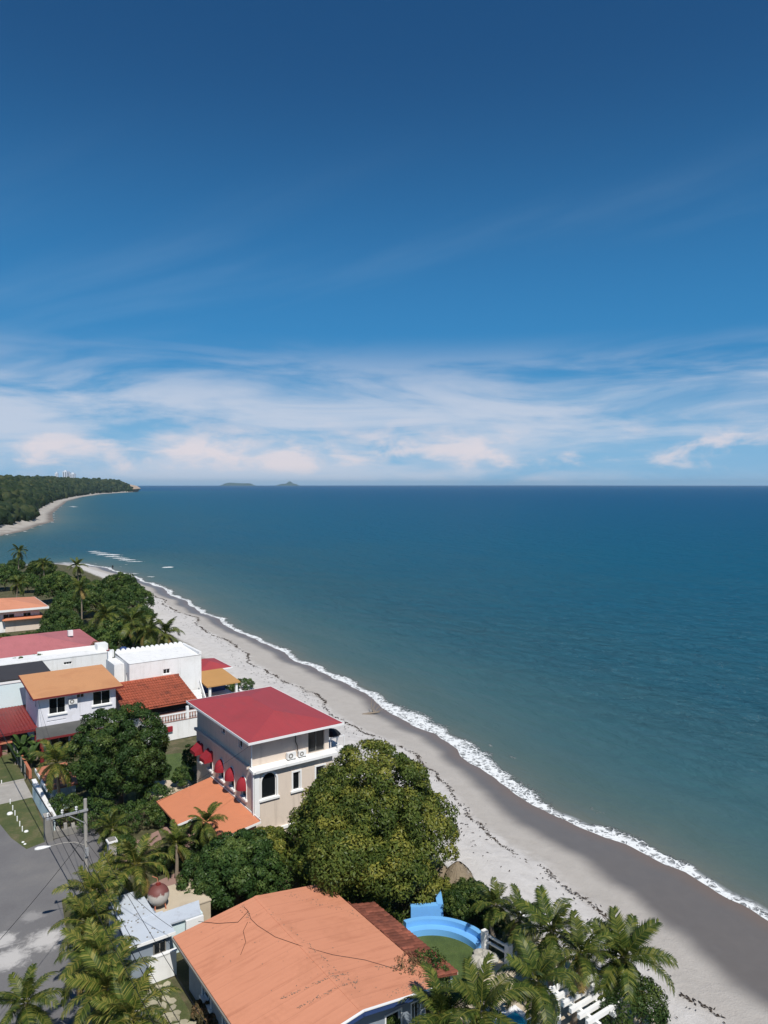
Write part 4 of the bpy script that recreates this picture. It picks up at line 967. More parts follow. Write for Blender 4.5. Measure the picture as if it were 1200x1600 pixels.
mb = MB(); mb.beam((13.55, 83.96, 7.4), (22.85, 83.96, 7.4), .06, .16); mb.beam((13.56, 84, 7.41), (13.56, 93.2, 7.96), .06, .14); mb.build('fascia', M['redpost'], t)
acunit((17.6, 84.55, 6.2), 'boxy air conditioner high on the white wall under the tan-orange roof', s=.95)
t = thing('grey_carport', 'grey sheet carport on dark red posts below the white wall', 'carport', (16.5, 82.8, GZ))
mb = MB(); mb.slab([(13.4, 81.3, 4.0), (20.2, 81.3, 4.0), (20.2, 84.78, 4.2), (13.9, 84.78, 4.2)], .08); mb.build('roof', M['greysheet'], t)
mb = MB(); mb.beam((13.4, 81.26, 3.9), (20.2, 81.26, 3.9), .08, .2); mb.build('beam', M['redpost'], t)
for q in (13.9, 16.9, 19.9): MB().box(q - .16, q + .16, 81.4, 81.72, GZ, 3.9).build('post', M['redpost'], t)
MB().box(14.2, 20.2, 84.6, 84.79, 3.0, 3.9).build('back_panel', M['white'], t)
t = thing('red_carport', 'dark red corrugated carport roof beside the pale blue house', 'carport', (12.5, 90, GZ))
mb = MB()
n = 26
for i in range(n):
    xa = 10.2 + 4.3 * i / n; xb = 10.2 + 4.3 * (i + 1) / n; z1 = 4.2 + (.05 if i % 2 else 0); z2 = 4.2 + (0 if i % 2 else .05)
    mb.add([(xa, 85.2, z1 - .25), (xb, 85.2, z2 - .25), (xb, 94.4, z2), (xa, 94.4, z1)], [(0, 1, 2, 3)])
mb.build('roof', M['redcorr'], t)
for q in ((10.6, 85.6), (14.0, 85.6), (10.6, 93.8)): MB().box(q[0] - .08, q[0] + .08, q[1] - .08, q[1] + .08, GZ, 4.0).build('post', M['redpost'], t)
mb = MB(); mb.box(10.2, 14.5, 85.1, 85.18, 3.75, 3.95); mb.build('beam', M['redpost'], t)
t = thing('pale_blue_house', 'pale blue house with dark flat roof next to the tan-orange roof', 'house', (14, 98, GZ))
mb = MB(); so_ = [(96.2, 97.2, 5.0, 6.6, True)]
facade(mb, 'x', 11.2, -1, 94.5, 101.5, GZ, 7.2, so_); plainwalls(mb, 11.2, 17.4, 94.5, 101.5, GZ, 7.2, 'w'); mb.build('wall', M['paleblue'], t)
for o in so_: window(t, 'x', 11.2, -1, *o[:4], arch=True, sill=True)
mb = MB(); mb.slab([(11.8, 94.9, 7.28), (17.6, 94.9, 7.28), (17.6, 101.9, 7.5), (11.8, 101.9, 7.5)], .12); mb.build('roof', M['darksheet'], t)
MB().box(11.15, 17.45, 94.42, 94.498, 6.95, 7.2).build('cornice', M['trim'], t)

# white long building behind
t = thing('white_terrace_building', 'long white flat-topped building between the tan-orange roof and pink roof', 'building', (20, 106, GZ))
mb = MB(); o_w = [(20.6, 21.6, 6.1, 6.45, False)]; facade(mb, 'y', 104, -1, 9, 26.2, GZ, 7.0, o_w); plainwalls(mb, 9, 26.2, 104, 108, GZ, 7.0, 's'); mb.build('wall', M['white'], t)
for o in o_w: window(t, 'y', 104, -1, *o[:4], fw=.04, sill=False, mull=2)
MB().box(8.95, 26.25, 103.95, 108.05, 7.0, 7.12).build('roof_slab', M['white'], t)
MB().box(18.0, 26.2, 107.4, 107.6, 7.12, 7.5).build('parapet', M['white'], t)
for k in range(3): MB().box(25.2, 26.6, 105.2 + k * .01, 106.8, 7.12, 8.0 + .0 * k).build('chimney', M['white'], t) if k == 0 else None

# pink roof house
t = thing('pink_roofed_house', 'house under a broad faded pink hip roof', 'house', (18, 118, GZ))
MB().box(7.5, 26.6, 110.4, 126, GZ, 6.2).build('wall', M['white'], t)
mb = MB(); hip(mb, 6.5, 27.8, 109.2, 127.5, 6.3, 1.7, 8.6, .15, 'x'); mb.build('roof', M['pinkroof'], t)
MB().box(24.0, 24.7, 117.7, 118.3, 7.2, 8.0).build('chimney', M['white'], t)
mb = MB(); mb.beam((15.1, 118.35, 8.02), (6.6, 109.3, 6.33), .25, .05); mb.build('hip_cap', M['redcorr'], t)

# far orange roofs
t = thing('distant_orange_house', 'distant house with orange roof and white fascia among dark trees', 'house', (20, 163, GZ))
MB().box(12, 27, 158, 170, GZ, 5.8).build('wall', M['white'], t)
mb = MB(); hip(mb, 10.5, 28.4, 156.6, 172, 6.0, 1.3, 7.0, .3, 'x'); mb.build('roof', M['orangeroof'], t)
fascia(t, 10.5, 28.4, 156.6, 172, 6.0, .4, M['trim'])
window(t, 'y', 158, -1, 20.5, 22.5, 3.5, 5.0, depth=-.03, sill=False); window(t, 'y', 158, -1, 24, 25.4, 3.5, 5.0, depth=-.03, sill=False)
q = W(36, 963, z=4)
t = thing('distant_annex', 'small orange-roofed annex in front of the distant orange house', 'house', (q[0], q[1], GZ))
MB().box(q[0] - 3.4, q[0] + 3.2, q[1] - 2, q[1] + 2.6, GZ, 3.8).build('wall', M['cream'], t)
mb = MB(); hip(mb, q[0] - 4, q[0] + 3.8, q[1] - 3.0, q[1] + 3.4, 4.0, .9, 2.6, .12, 'x'); mb.build('roof', M['orange3'], t)

# ------------------------------------------------------------------ white cube house
t = thing('white_cube_house', 'bright white box-shaped house with scalloped parapet', 'house', (29.5, 93.2, GZ))
mb = MB(); fo_ = [(29.3, 30.15, 6.55, 7.15, False)]; lo_ = [(91.0, 91.5, 5.9, 7.0, False), (92.4, 93.3, 5.4, 7.1, False)]
facade(mb, 'y', 90, -1, 25.2, 34.2, GZ, 8.35, fo_); facade(mb, 'x', 25.2, -1, 90, 96.4, GZ, 8.35, lo_); plainwalls(mb, 25.2, 34.2, 90, 96.4, GZ, 8.35, 'sw'); mb.build('wall', M['white'], t)
for o in fo_: window(t, 'y', 90, -1, *o[:4], fw=.05, sill=True)
for o in lo_: window(t, 'x', 25.2, -1, *o[:4], fw=.05, sill=False)
mb = MB(); mb.slab([(25.2, 90.0, 8.36), (34.2, 90.0, 8.36), (34.2, 96.4, 8.6), (25.2, 96.4, 8.6)], .06); mb.build('roof', M['white'], t)
MB().box(33.9, 34.22, 89.98, 96.42, 8.37, 8.75).build('parapet', M['white'], t)
MB().box(25.2, 33.89, 96.2, 96.42, 8.4, 8.72).build('parapet', M['white'], t)
sm = None
for k in range(14):
    x = 25.6 + k * .62
    if sm is None:
        mb = MB(); mb.tube([(0, -.14, 0), (0, .14, 0)], .26, 10); o = mb.build('parapet_scallop', M['white'], None); sm = o.data; bpy.data.objects.remove(o)
    link('parapet_scallop', sm, t, (x - 29.5, 96.31 - 93.2, 8.72 - GZ))
MB().box(24.0, 25.19, 92.2, 96.0, GZ, 8.0).build('side_wing', M['white'], t)
for q in ((24.3, 95.4, .9), (25.0, 97.2, .7)): MB().box(q[0] - .25, q[0] + .25, q[1] - .25, q[1] + .25, 7.9, 8.1 + q[2]).build('chimney', M['white'], t)
mb = MB(); mb.box(33.0, 33.2, 90.05, 90.2, 2.0, 4.9); mb.build('downpipe', M['trim'], t)
tk = MB(); tk.lathe((26.6, 97.6, 7.9), [(.45, 0), (.5, .2), (.5, .8), (.3, 1.0), (.0, 1.02)], 14); tk.box(26.0, 27.2, 97.0, 98.2, GZ, 7.9)
tag(tk.build('rooftop_tank', M['navy']), 'dark blue water tank on a stand behind the white box house', 'tank')

# tile-roofed terrace house
t = thing('tile_roofed_house', 'white terrace house with mottled red clay tile roof and balustrade', 'house', (27, 85, GZ))
MB().box(23.0, 30.6, 84.2, 89.4, GZ, 5.1).build('wall', M['white'], t)
mb = MB(); n = 28
X0, X1 = 22.6, 31.0
for i in range(n):   # barrel tile columns
    xa = X0 + (X1 - X0) * i / n; wd = (X1 - X0) / n; rows = 11
    for j in range(rows):
        ya = 82.6 + 6.6 * j / rows; yb = ya + 6.6 / rows + .05; za = 4.85 + 1.5 * j / rows; zb = za + 1.5 / rows - .02
        pts = []
        for s_, (yy, zz) in enumerate(((ya, za + .035), (yb, zb))):
            for k in range(4):
                a = math.pi * k / 3; pts.append((xa + wd / 2 - wd / 2 * math.cos(a) * (1 if s_ == 0 else .9), yy, zz + .11 * math.sin(a)))
        mb.add(pts, [(k, k + 1, 5 + k, 4 + k) for k in range(3)])
mb.build('roof_tiles', M['tile'], t, kind='stuff')
mb = MB(); mb.slab([(X0, 82.6, 4.83), (X1, 82.6, 4.83), (X1, 89.25, 6.34), (X0, 89.25, 6.34)], .1); mb.slab([(X0, 89.25, 6.34), (X1, 89.25, 6.34), (X1, 90.0, 6.1), (X0, 90.0, 6.1)], .1); mb.build('roof_deck', M['tile'], t)
mb = MB(); mb.tube([(X0, 89.25, 6.42), (X1, 89.25, 6.42)], .14, 8); mb.build('ridge_tiles', M['tile'], t)
MB().box(24.4, 30.8, 80.4, 84.2, GZ, 3.55).build('terrace', M['white'], t)
MB().box(24.35, 30.85, 80.35, 84.19, 3.555, 3.62).build('terrace_floor', M['pinkpave'], t)
MB().box(24.4, 30.8, 80.42, 80.58, 4.3, 4.42).build('handrail', M['trim'], t)
bmesh_ = None
for k in range(20):
    x = 24.7 + k * .31
    if bmesh_ is None:
        mb = MB(); mb.lathe((0, 0, 0), [(.05, 0), (.05, .08), (.085, .25), (.045, .5), (.06, .69)], 6); o = mb.build('baluster', M['trim'], None); bmesh_ = o.data; bpy.data.objects.remove(o)
    link('baluster', bmesh_, t, (x - 27, 80.5 - 85, 3.62 - GZ))
for q in (24.5, 28.9, 30.7): MB().box(q - .14, q + .14, 80.36, 80.64, 3.62, 5.0).build('column', M['trim'], t)
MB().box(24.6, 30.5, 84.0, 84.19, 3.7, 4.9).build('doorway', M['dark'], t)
MB().box(30.0, 30.5, 80.3, 80.395, 1.6, 3.3).build('door', M['dark'], t)
MB().box(26.3, 27.1, 80.15, 80.39, 2.55, 3.1).build('shutter', M['awning'], t)
MB().box(30.86, 31.05, 80.3, 80.5, 1.5, 5.6).build('downpipe', M['trim'], t)

t = thing('ochre_roofed_cabana', 'open beach cabana with ochre roof beside the white box house', 'cabana', (36.6, 92, GZ))
mb = MB(); mb.slab([(34.4, 88.6, 4.5), (38.9, 88.6, 4.5), (38.9, 94.6, 5.0), (34.4, 94.6, 5.0)], .16); mb.build('roof', M['ochre'], t)
for q in ((34.9, 89.0), (38.5, 89.0), (38.5, 94.2)): MB().box(q[0] - .14, q[0] + .14, q[1] - .14, q[1] + .14, GZ, 4.45).build('post', M['trim'], t)
MB().box(34.6, 38.6, 93.0, 94.4, GZ, 4.7).build('back_wall', M['navy'], t)
MB().box(34.4, 39.0, 88.8, 94.5, GZ - .1, GZ + .9).build('deck', M['white'], t)
mb = MB(); mb.beam((38.9, 88.9, 3.4), (40.3, 88.9, 2.0), .1, .22); mb.build('stair_rail', M['trim'], t)
t = thing('red_roofed_cabana', 'small red-roofed cabana at the beach edge behind the ochre roof', 'cabana', (38.4, 98, GZ))
MB().box(36.4, 39.6, 95.6, 100.4, GZ, 4.8).build('wall', M['white'], t)
mb = MB(); hip(mb, 35.8, 40.4, 94.8, 101.2, 4.9, .7, 2.3, .14); mb.build('roof', M['redroof'], t)
fascia(t, 35.8, 40.4, 94.8, 101.2, 4.9, .16, M['trim'])
# curved white stair tower between
t = thing('white_stair', 'white curved stair parapet below the white box house', 'stairs', (33, 87.5, GZ))
for k in range(6): MB().box(32.2, 33.6, 86.6 + k * .4, 87.0 + k * .4 - .01, GZ, GZ + .45 * (k + 1)).build('step', M['white'], t)
mb = MB(); mb.beam((33.65, 86.5, 2.6), (33.65, 89.2, 5.2), .1, .5); mb.build('parapet', M['trim'], t)

# ------------------------------------------------------------------ street side: walls, gate, posts
t = thing('gate_wall', 'low concrete gate wall with broad pillar beside the driveway', 'wall', (12.4, 63.3, GZ))
MB().box(11.2, 13.9, 63.15, 63.45, GZ, 2.05).build('low_wall', M['greycon'], t)
MB().box(10.85, 11.45, 62.85, 63.45, GZ, 3.55).build('pillar', M['greycon'], t)
MB().box(10.8, 11.5, 62.8, 63.5, 3.553, 3.63).build('pillar_cap', M['concrete'], t)
for k in range(4): MB().box(11.75 + k * .58, 12.0 + k * .58, 63.18, 63.42, 2.05, 2.35 + .15 * (k % 2)).build('merlon', M['concrete'], t)
mb = MB()
for k in range(12): mb.box(11.55 + k * .19, 11.58 + k * .19, 63.5, 63.53, GZ, 2.9)
mb.box(11.46, 13.85, 63.49, 63.54, 2.9, 2.95); mb.build('bars', M['black'], t)
t = thing('gate_pillar', 'white capped gate pillar among palms by the grey driveway', 'pillar', W(175, 1345, z=GZ))
x, y = t.location[:2]
MB().box(x - .28, x + .28, y - .28, y + .28, GZ, 3.0).build('shaft', M['concrete'], t); MB().box(x - .36, x + .36, y - .36, y + .36, 3.0, 3.12).build('cap', M['white'], t); MB().box(x - .25, x + .25, y - .25, y + .25, 3.12, 3.24).build('cap_top', M['greycon'], t)
t = thing('boundary_wall', 'narrow weathered boundary wall with pale coping along the verge', 'wall', (11.7, 70, GZ))
MB().box(11.55, 11.8, 63.7, 72.6, GZ, 3.1).build('wall', M['paleblue'], t); MB().box(11.5, 11.85, 63.6, 72.7, 3.1, 3.2).build('coping', M['white'], t)
t = thing('green_fence', 'dark green fence with posts beyond the side driveway', 'fence', (11.8, 82, GZ))
MB().box(11.76, 11.8, 77.6, 86.8, GZ + .1, 2.9).build('panel', M['fence'], t) if 'fence' in M else None
M['fence'] = pmat('green_fence_paint', (0.03, 0.055, 0.04), 0.7, 0.3, 1.5)
MB().box(11.76, 11.8, 77.6, 86.8, GZ + .1, 2.9).build('panel', M['fence'], t)
for k in range(5): MB().box(11.70, 11.755, 77.7 + k * 2.2, 77.78 + k * 2.2, GZ, 3.0).build('post', M['concrete'], t)
MB().box(12.05, 12.3, 77.6, 83.0, GZ, 2.3).build('wall', M['terra'], t)
t = thing('gatehouse', 'little gatehouse with flat terracotta roof by the boundary wall', 'shed', (13.2, 70.6, GZ))
MB().box(12.3, 14.4, 68.6, 73.4, GZ, 3.55).build('wall', M['paleblue'], t)
mb = MB(); mb.slab([(12.05, 68.3, 3.62), (14.7, 68.3, 3.62), (14.7, 73.8, 3.78), (12.05, 73.8, 3.78)], .12); mb.build('roof', M['terra'], t)
MB().box(11.95, 12.04, 68.3, 73.8, 3.45, 3.75).build('fascia', M['white'], t)
# pink brick house at the edge
t = thing('pink_brick_house', 'pinkish brick house end beyond the green fence', 'house', (10.2, 88, GZ))
q = W(4, 1185, z=GZ)
MB().box(q[0] - 5, q[0] + .6, q[1] + 1, q[1] + 4, GZ, 2.9).build('wall', M['pinkpave'], t)
mb = MB(); mb.slab([(q[0] - 5.4, q[1] + .4, 2.95), (q[0] + 1.0, q[1] + .4, 2.95), (q[0] + 1.0, q[1] + 4.2, 3.3), (q[0] - 5.4, q[1] + 4.2, 3.3)], .12); mb.build('roof', M['terra'], t)
MB().box(q[0] - .6, q[0] + .1, q[1] + .9, q[1] + .995, GZ, 2.7).build('door', M['redpost'], t)

pm = None
for i, (px, py) in enumerate([(16, 1256), (20, 1266), (23.5, 1274), (27, 1283), (31, 1291), (35, 1299), (2.5, 1226)]):
    q = W(px, py, z=GZ)
    t = thing('post', 'short white post standing in the grass verge by the street' if i < 6 else 'lone white post beyond the side driveway', 'post', (q[0], q[1], GZ + .008), 'white verge posts' if i < 6 else None)
    mb = MB(); mb.lathe((q[0], q[1], GZ), [(.045, 0), (.045, .40)], 8); mb.build('shaft', M['trim'], t)
    mb = MB(); mb.lathe((q[0], q[1], GZ + .40), [(.05, 0), (.03, .04), (0, .05)], 8); mb.build('cap', M['trim'], t)
for i, (px, py, r_) in enumerate([(15.5, 1272, .24), (41, 1299.5, .17), (36, 1316, .11), (39, 1319, .11)]):
    q = W(px, py, z=GZ); mb = MB(); mb.lathe((q[0], q[1], GZ - .03), [(r_, 0), (r_ * 1.05, r_ * .35), (r_ * .75, r_ * .75), (0, r_ * .9)], 9)
    o = mb.build('boulder', M['white'], None, smooth=True); tag(o, 'round whitewashed stone on the grass verge beside the white posts', 'stone', 'whitewashed verge stones')

# ------------------------------------------------------------------ utility pole, lamp, wires
PX, PY = 10.45, 47.2
t = thing('utility_pole', 'tall concrete utility pole with crossarm above the roadside palms', 'pole', (PX, PY, GZ))
mb = MB(); mb.tube([(PX, PY, GZ - .2), (PX, PY, 10.7)], [.16, .10], 10); mb.build('shaft', M['pole'], t)
MB().beam((PX + .12, PY - .14, 10.05), (PX - 2.25, PY - .14, 10.05), .10, .12).build('crossarm', M['metal'], t)
INS = [PX - .55, PX - 1.35, PX - 2.15]
for x in INS:
    mb = MB(); mb.lathe((x, PY - .14, 10.11), [(.03, 0), (.03, .08), (.085, .1), (.09, .17), (.05, .2), (.085, .22), (.07, .3), (0, .33)], 10); mb.build('insulator', M['porcelain'], t, smooth=True)
MB().beam((PX - .1, PY - .14, 9.3), (PX - 1.0, PY - .14, 9.98), .04, .04).build('brace', M['metal'], t)
mb = MB(); mb.box(PX - .1, PX + .1, PY - .25, PY - .1, 7.2, 7.7); mb.build('junction_box', M['metal'], t)
L0 = Vector((PX - .1, PY, 7.85)); L1 = Vector((PX - 2.1, PY + .35, 8.15))
t = thing('street_lamp', 'white cobra-head street lamp on a curved arm over the street', 'street lamp', L0)
mb = MB(); mb.tube([L0, L0 + Vector((-.5, .08, .28)), L0 + Vector((-1.1, .18, .38)), L1 + Vector((.15, 0, .02))], [.03, .026, .022, .022], 6); mb.build('arm', M['pole'], t)
mb = MB(); d = (L1 - L0).normalized(); e = Vector((d.x, d.y, 0)).normalized(); s_ = Vector((-e.y, e.x, 0))
vv = []; 
for u, wd, h in ((0.15, .05, .04), (0, .08, .06), (-.25, .16, .1), (-.55, .17, .1), (-.72, .1, .06)):
    c_ = L1 - e * u
    vv += [c_ + s_ * wd, c_ + s_ * wd * .6 + Vector((0, 0, h)), c_ - s_ * wd * .6 + Vector((0, 0, h)), c_ - s_ * wd, c_ - s_ * wd * .5 - Vector((0, 0, h * .6)), c_ + s_ * wd * .5 - Vector((0, 0, h * .6))]
mb.add(vv, [(i * 6 + k, i * 6 + (k + 1) % 6, (i + 1) * 6 + (k + 1) % 6, (i + 1) * 6 + k) for i in range(4) for k in range(6)] + [tuple(range(6)), tuple(range(24, 30))]); mb.build('lamp_head', M['white'], t, smooth=True)
def wire(a, b, sag, r_, label, group=None, n=14):
    a = Vector(a); b = Vector(b); pts = []
    for k in range(n + 1):
        s = k / n; q = a.lerp(b, s); q.z -= sag * 4 * s * (1 - s); pts.append(q)
    mb = MB(); mb.tube(pts, r_, 5); tag(mb.build('wire', M['black']), label, 'wire', group)
for x, lb_ in zip(INS, ('overhead wire from the insulator nearest the pole', 'overhead wire from the middle insulator of the crossarm', 'overhead wire from the insulator at the crossarm tip')): wire((x, PY - .14, 10.42), (x + .1, 2, 10.4), .7, .012, lb_)
wire((PX - .2, PY, 6.9), (9.6, 100, 7.4), 1.0, .035, 'thick black cable strung low along the street')
wire((PX - .15, PY, 6.9), (PX + .1, 4, 7.0), .8, .02, 'black cable from the pole toward the near end of the street')
for k, (q, lb) in enumerate([((24.0, 53.2, 9.4), 'service wire from the pole to the cream house'), ((14.2, 84.9, 7.0), 'service wire from the pole to the tan-orange roofed house'), ((13.7, 41, 4.6), 'service wire from the pole to the orange roof corner'), ((12.0, 46.8, 4.0), 'service wire from the pole down to the whitewashed shed'), ((11.15, 63.1, 3.7), 'service wire from the pole to the gate pillar')]):
    wire((PX, PY - .1, 8.6 - .25 * k), q, .5, .012, lb)
wire((PX - .1, PY, 8.3), (-3, 30, 8.0), .6, .014, 'wire crossing over the street from the pole')

# ------------------------------------------------------------------ seaside garden: blue walls, bench, hut, pergola, pool
CX, CY = 26.9, 33.4
def arcring(mb, r0, r1, a0, a1, z0, z1, n=22, slope=0.0):
    pts = []
    for k in range(n + 1):
        a = R(a0 + (a1 - a0) * k / n); c_, s = math.cos(a), math.sin(a)
        pts += [(CX + r0 * c_, CY + r0 * s, z0), (CX + r1 * c_, CY + r1 * s, z0), (CX + r1 * c_, CY + r1 * s, z1), (CX + r0 * c_, CY + r0 * s, z1 - slope)]
    fs = [(i * 4 + k, i * 4 + (k + 1) % 4, (i + 1) * 4 + (k + 1) % 4, (i + 1) * 4 + k) for i in range(n) for k in range(4)] + [(0, 1, 2, 3), (n * 4 + 3, n * 4 + 2, n * 4 + 1, n * 4)]
    mb.add(pts, fs)
t = thing('curved_blue_bench', 'curved sky-blue garden bench wall around the small lawn', 'bench', (CX, CY, GZ))
mb = MB(); arcring(mb, 3.38, 3.72, 84, -8, GZ, 2.3); mb.build('backrest', M['blue'], t)
mb = MB(); arcring(mb, 2.9, 3.375, 84, -8, GZ, 1.95, slope=.03); mb.build('seat', M['blue'], t)
sheet('lawn', [(CX + 2.9 * math.cos(R(-8 + 92 * k / 16)), CY + 2.9 * math.sin(R(-8 + 92 * k / 16))) for k in range(17)] + [(25.4, 36.4), (25.4, 31.4), (28.6, 31.6)], GZ + 0.03, M['lawn'])
t = thing('zigzag_blue_wall', 'angled sky-blue garden wall leading from the mango tree to the curved bench', 'wall', (29.6, 37.5, GZ))
for a, b in (((32.0, 41.8), (31.1, 38.4)), ((31.1, 38.4), (30.0, 36.75)), ((29.85, 36.85), (28.3, 37.7))):
    MB().beam((a[0], a[1], 2.05), (b[0], b[1], 2.05), .42, 1.15).build('wall_section', M['blue'], t)
t = thing('white_railing', 'white garden railing with square posts at the end of the blue bench', 'railing', (30.4, 31.9, GZ))
for a in ((30.3, 32.8), (30.55, 31.0)):
    MB().box(a[0] - .17, a[0] + .17, a[1] - .17, a[1] + .17, GZ, 2.75).build('post', M['trim'], t)
for z in (2.15, 2.55): MB().beam((30.32, 32.63, z), (30.53, 31.17, z), .12, .12).build('rail', M['trim'], t)
rr = random.Random(21)
for k in range(9):
    q = W(rr.uniform(738, 775), rr.uniform(1488, 1512), z=GZ); r_ = rr.uniform(.3, .55)
    bm = bmesh.new(); bmesh.ops.create_icosphere(bm, subdivisions=2, radius=r_)
    for v in bm.verts: v.co *= rr.uniform(.8, 1.12); v.co.z *= .7
    me = bpy.data.meshes.new('rock'); bm.to_mesh(me); bm.free(); me.materials.append(M['rock'])
    o = link('rock', me, None, (q[0], q[1], GZ + r_ * .25), (0, 0, rr.uniform(0, 6))); tag(o, 'pale rock piled below the end of the blue bench', 'rock', 'rocks by the blue bench')
def hut(x, y, r_, zt, label):
    t = thing('thatched_parasol', label, 'parasol', (x, y, GZ))
    mb = MB(); mb.tube([(x, y, GZ), (x, y, zt - .2)], .08, 8); mb.build('pole', M['wood'], t)
    rr = random.Random(int(x * 10)); mb = MB(); n = 26
    for lay in range(4):
        ra, rb = r_ * (lay / 4.0) , r_ * (lay + 1.25) / 4.0; za = zt - (lay / 4.0) ** 1.6 * .95; zb = zt - ((lay + 1.25) / 4.0) ** 1.6 * .95
        for k in range(n):
            a0, a1 = 2 * math.pi * k / n, 2 * math.pi * (k + 1.15) / n; j = rr.uniform(.92, 1.1)
            mb.add([(x + ra * math.cos(a0), y + ra * math.sin(a0), za + .03 * (3 - lay)), (x + ra * math.cos(a1), y + ra * math.sin(a1), za + .03 * (3 - lay)), (x + rb * j * math.cos(a1), y + rb * j * math.sin(a1), zb - .04 * j), (x + rb * j * math.cos(a0), y + rb * j * math.sin(a0), zb)], [(0, 1, 2, 3)])
    mb.build('thatch', M['thatch'], t)
    mb = MB(); mb.lathe((x, y, GZ), [(.45, .7), (.45, .75), (0, .76)], 12); mb.build('table', M['white'], t)
q = W(716, 1352, z=3.8); hut(q[0], q[1], 1.05, 4.0, 'round thatched parasol at the sand edge beside the mango tree')
q = W(697, 1352, z=3.6); hut(q[0] - .2, q[1] + .2, .7, 3.7, 'smaller thatched parasol tucked under the mango tree')
t = thing('beach_wall', 'low white wall between the garden hedge and open sand', 'wall', (34.2, 36, GZ))
MB().box(34.0, 34.3, 32.5, 40.0, GZ - .2, 2.15).build('wall', M['white'], t); MB().box(33.95, 34.35, 32.45, 40.05, 2.15, 2.23).build('coping', M['trim'], t)
t = thing('pergola', 'white slatted garden pergola beside the round bush', 'pergola', (30.2, 23.8, GZ))
for k in range(6):
    y = 25.9 - k * .52; MB().box(28.3, 31.6, y - .09, y + .09, 3.5, 3.72).build('slat', M['trim'], t)
for x in (28.95, 30.15, 31.35): MB().box(x - .08, x + .08, 23.0, 26.3, 3.26, 3.495).build('beam', M['trim'], t)
for x in (28.95, 31.35):
    for y in (23.4, 25.7): MB().box(x - .1, x + .1, y - .1, y + .1, GZ, 3.255).build('post', M['trim'], t)
t = thing('garden_lantern', 'small white lantern post between the palms', 'lamp', (28.6, 27.2, GZ))
mb = MB(); mb.tube([(28.6, 27.2, GZ), (28.6, 27.2, 3.1)], .05, 6); mb.build('post', M['trim'], t)
mb = MB(); mb.lathe((28.6, 27.2, 3.1), [(.05, 0), (.16, .1), (.16, .3), (0, .4)], 8); mb.build('lantern', M['trim'], t)
m, nt, p, o_ = newmat('pool_water'); setp(p, nt, Base_Color=(0.02, 0.38, 0.52), Roughness=0.08)
pos = nd(nt, 'ShaderNodeNewGeometry').outputs['Position']; bn = nd(nt, 'ShaderNodeBump', i_Strength=0.3, i_Distance=0.05, i_Height=nd(nt, 'ShaderNodeTexNoise', i_Vector=pos, i_Scale=4.0).outputs[0]); nt.links.new(bn.outputs[0], p.inputs['Normal'])
M['pool'] = m
t = thing('swimming_pool', 'turquoise swimming pool glimpsed through the palm fronds', 'pool', (26.8, 26.3, GZ))
MB().box(25.7, 28.0, 24.2, 27.9, GZ - .1, GZ + .06).build('water', M['pool'], t)
mb = MB(); mb.box(25.4, 28.3, 27.9, 28.2, GZ - .1, GZ + .14); mb.box(25.4, 25.7, 24.2, 27.9, GZ - .1, GZ + .14); mb.box(28.0, 28.3, 24.2, 27.9, GZ - .1, GZ + .14); mb.build('coping', M['white'], t)

# driftwood + wrack line
q = W(578, 1116, z=.35); t = thing('driftwood', 'bare grey driftwood branch lying on the wet sand edge', 'driftwood', (q[0], q[1], .3))
mb = MB(); b = Vector((q[0], q[1], .36))
mb.tube([b + Vector((-1.0, .3, .05)), b + Vector((0, 0, .12)), b + Vector((1.2, -.5, .2))], [.12, .16, .07], 6); mb.build('trunk', M['wood'], t)
for e in ((1.6, .9, 1.3), (1.9, .2, .9), (1.0, 1.0, 1.6), (2.2, -.3, .5)):
    mb = MB(); mb.tube([b + Vector((.5, -.2, .15)), b + Vector((e[0] * .6, e[1] * .6, e[2] * .5)), b + Vector(e)], [.07, .05, .02], 5); mb.build('branch', M['wood'], t)
rr = random.Random(31); mb = MB()
M['weed'] = pmat('dry_seaweed', (0.045, 0.032, 0.022), 0.9, 0.4, 3.0)
y = 15.0
while y < 210:
    wr = float(np.interp(y, WRY, WRD)); n = 1 + int(rr.random() * 5)
    dens = .55 + .45 * math.sin(y * .45) + .3 * math.sin(y * 1.7)
    if rr.random() < .35 + .6 * dens:
        for _ in range(n):
            off = rr.gauss(0, .13) if rr.random() < .8 else rr.uniform(-.6, 3.2)
            yy = y + rr.uniform(-.3, .3); wob = .9 * math.sin(y * .19) + .5 * math.sin(y * .47 + 1) + .25 * math.sin(y * 1.6)
            xx = float(shore_x(yy)) - wr - wob * .6 - off; dd = float(land_d(np.array([xx]), np.array([yy]))[0]); zz = float(land_z(np.array([dd]), np.array([yy]))[0]) + .045
            a = rr.gauss(1.6, .6) if abs(off) < .4 else rr.uniform(0, 6.28); L = rr.uniform(.03, .15) * (1 + y / 120); Wd = rr.uniform(.012, .045) * (1 + y / 100); ca, sa = math.cos(a), math.sin(a)
            h = rr.uniform(.02, .08)
            mb.add([(xx - ca * L, yy - sa * L, zz), (xx + sa * Wd, yy - ca * Wd, zz + h * .3), (xx + ca * L, yy + sa * L, zz + .01), (xx - sa * Wd, yy + ca * Wd, zz + h * .4), (xx, yy, zz + h)], [(0, 1, 4), (1, 2, 4), (2, 3, 4), (3, 0, 4)])
    y += .075 + y * .0009
tag(mb.build('seaweed_line', M['weed']), 'dark broken line of dry seaweed along the beach', 'seaweed', kind='stuff')


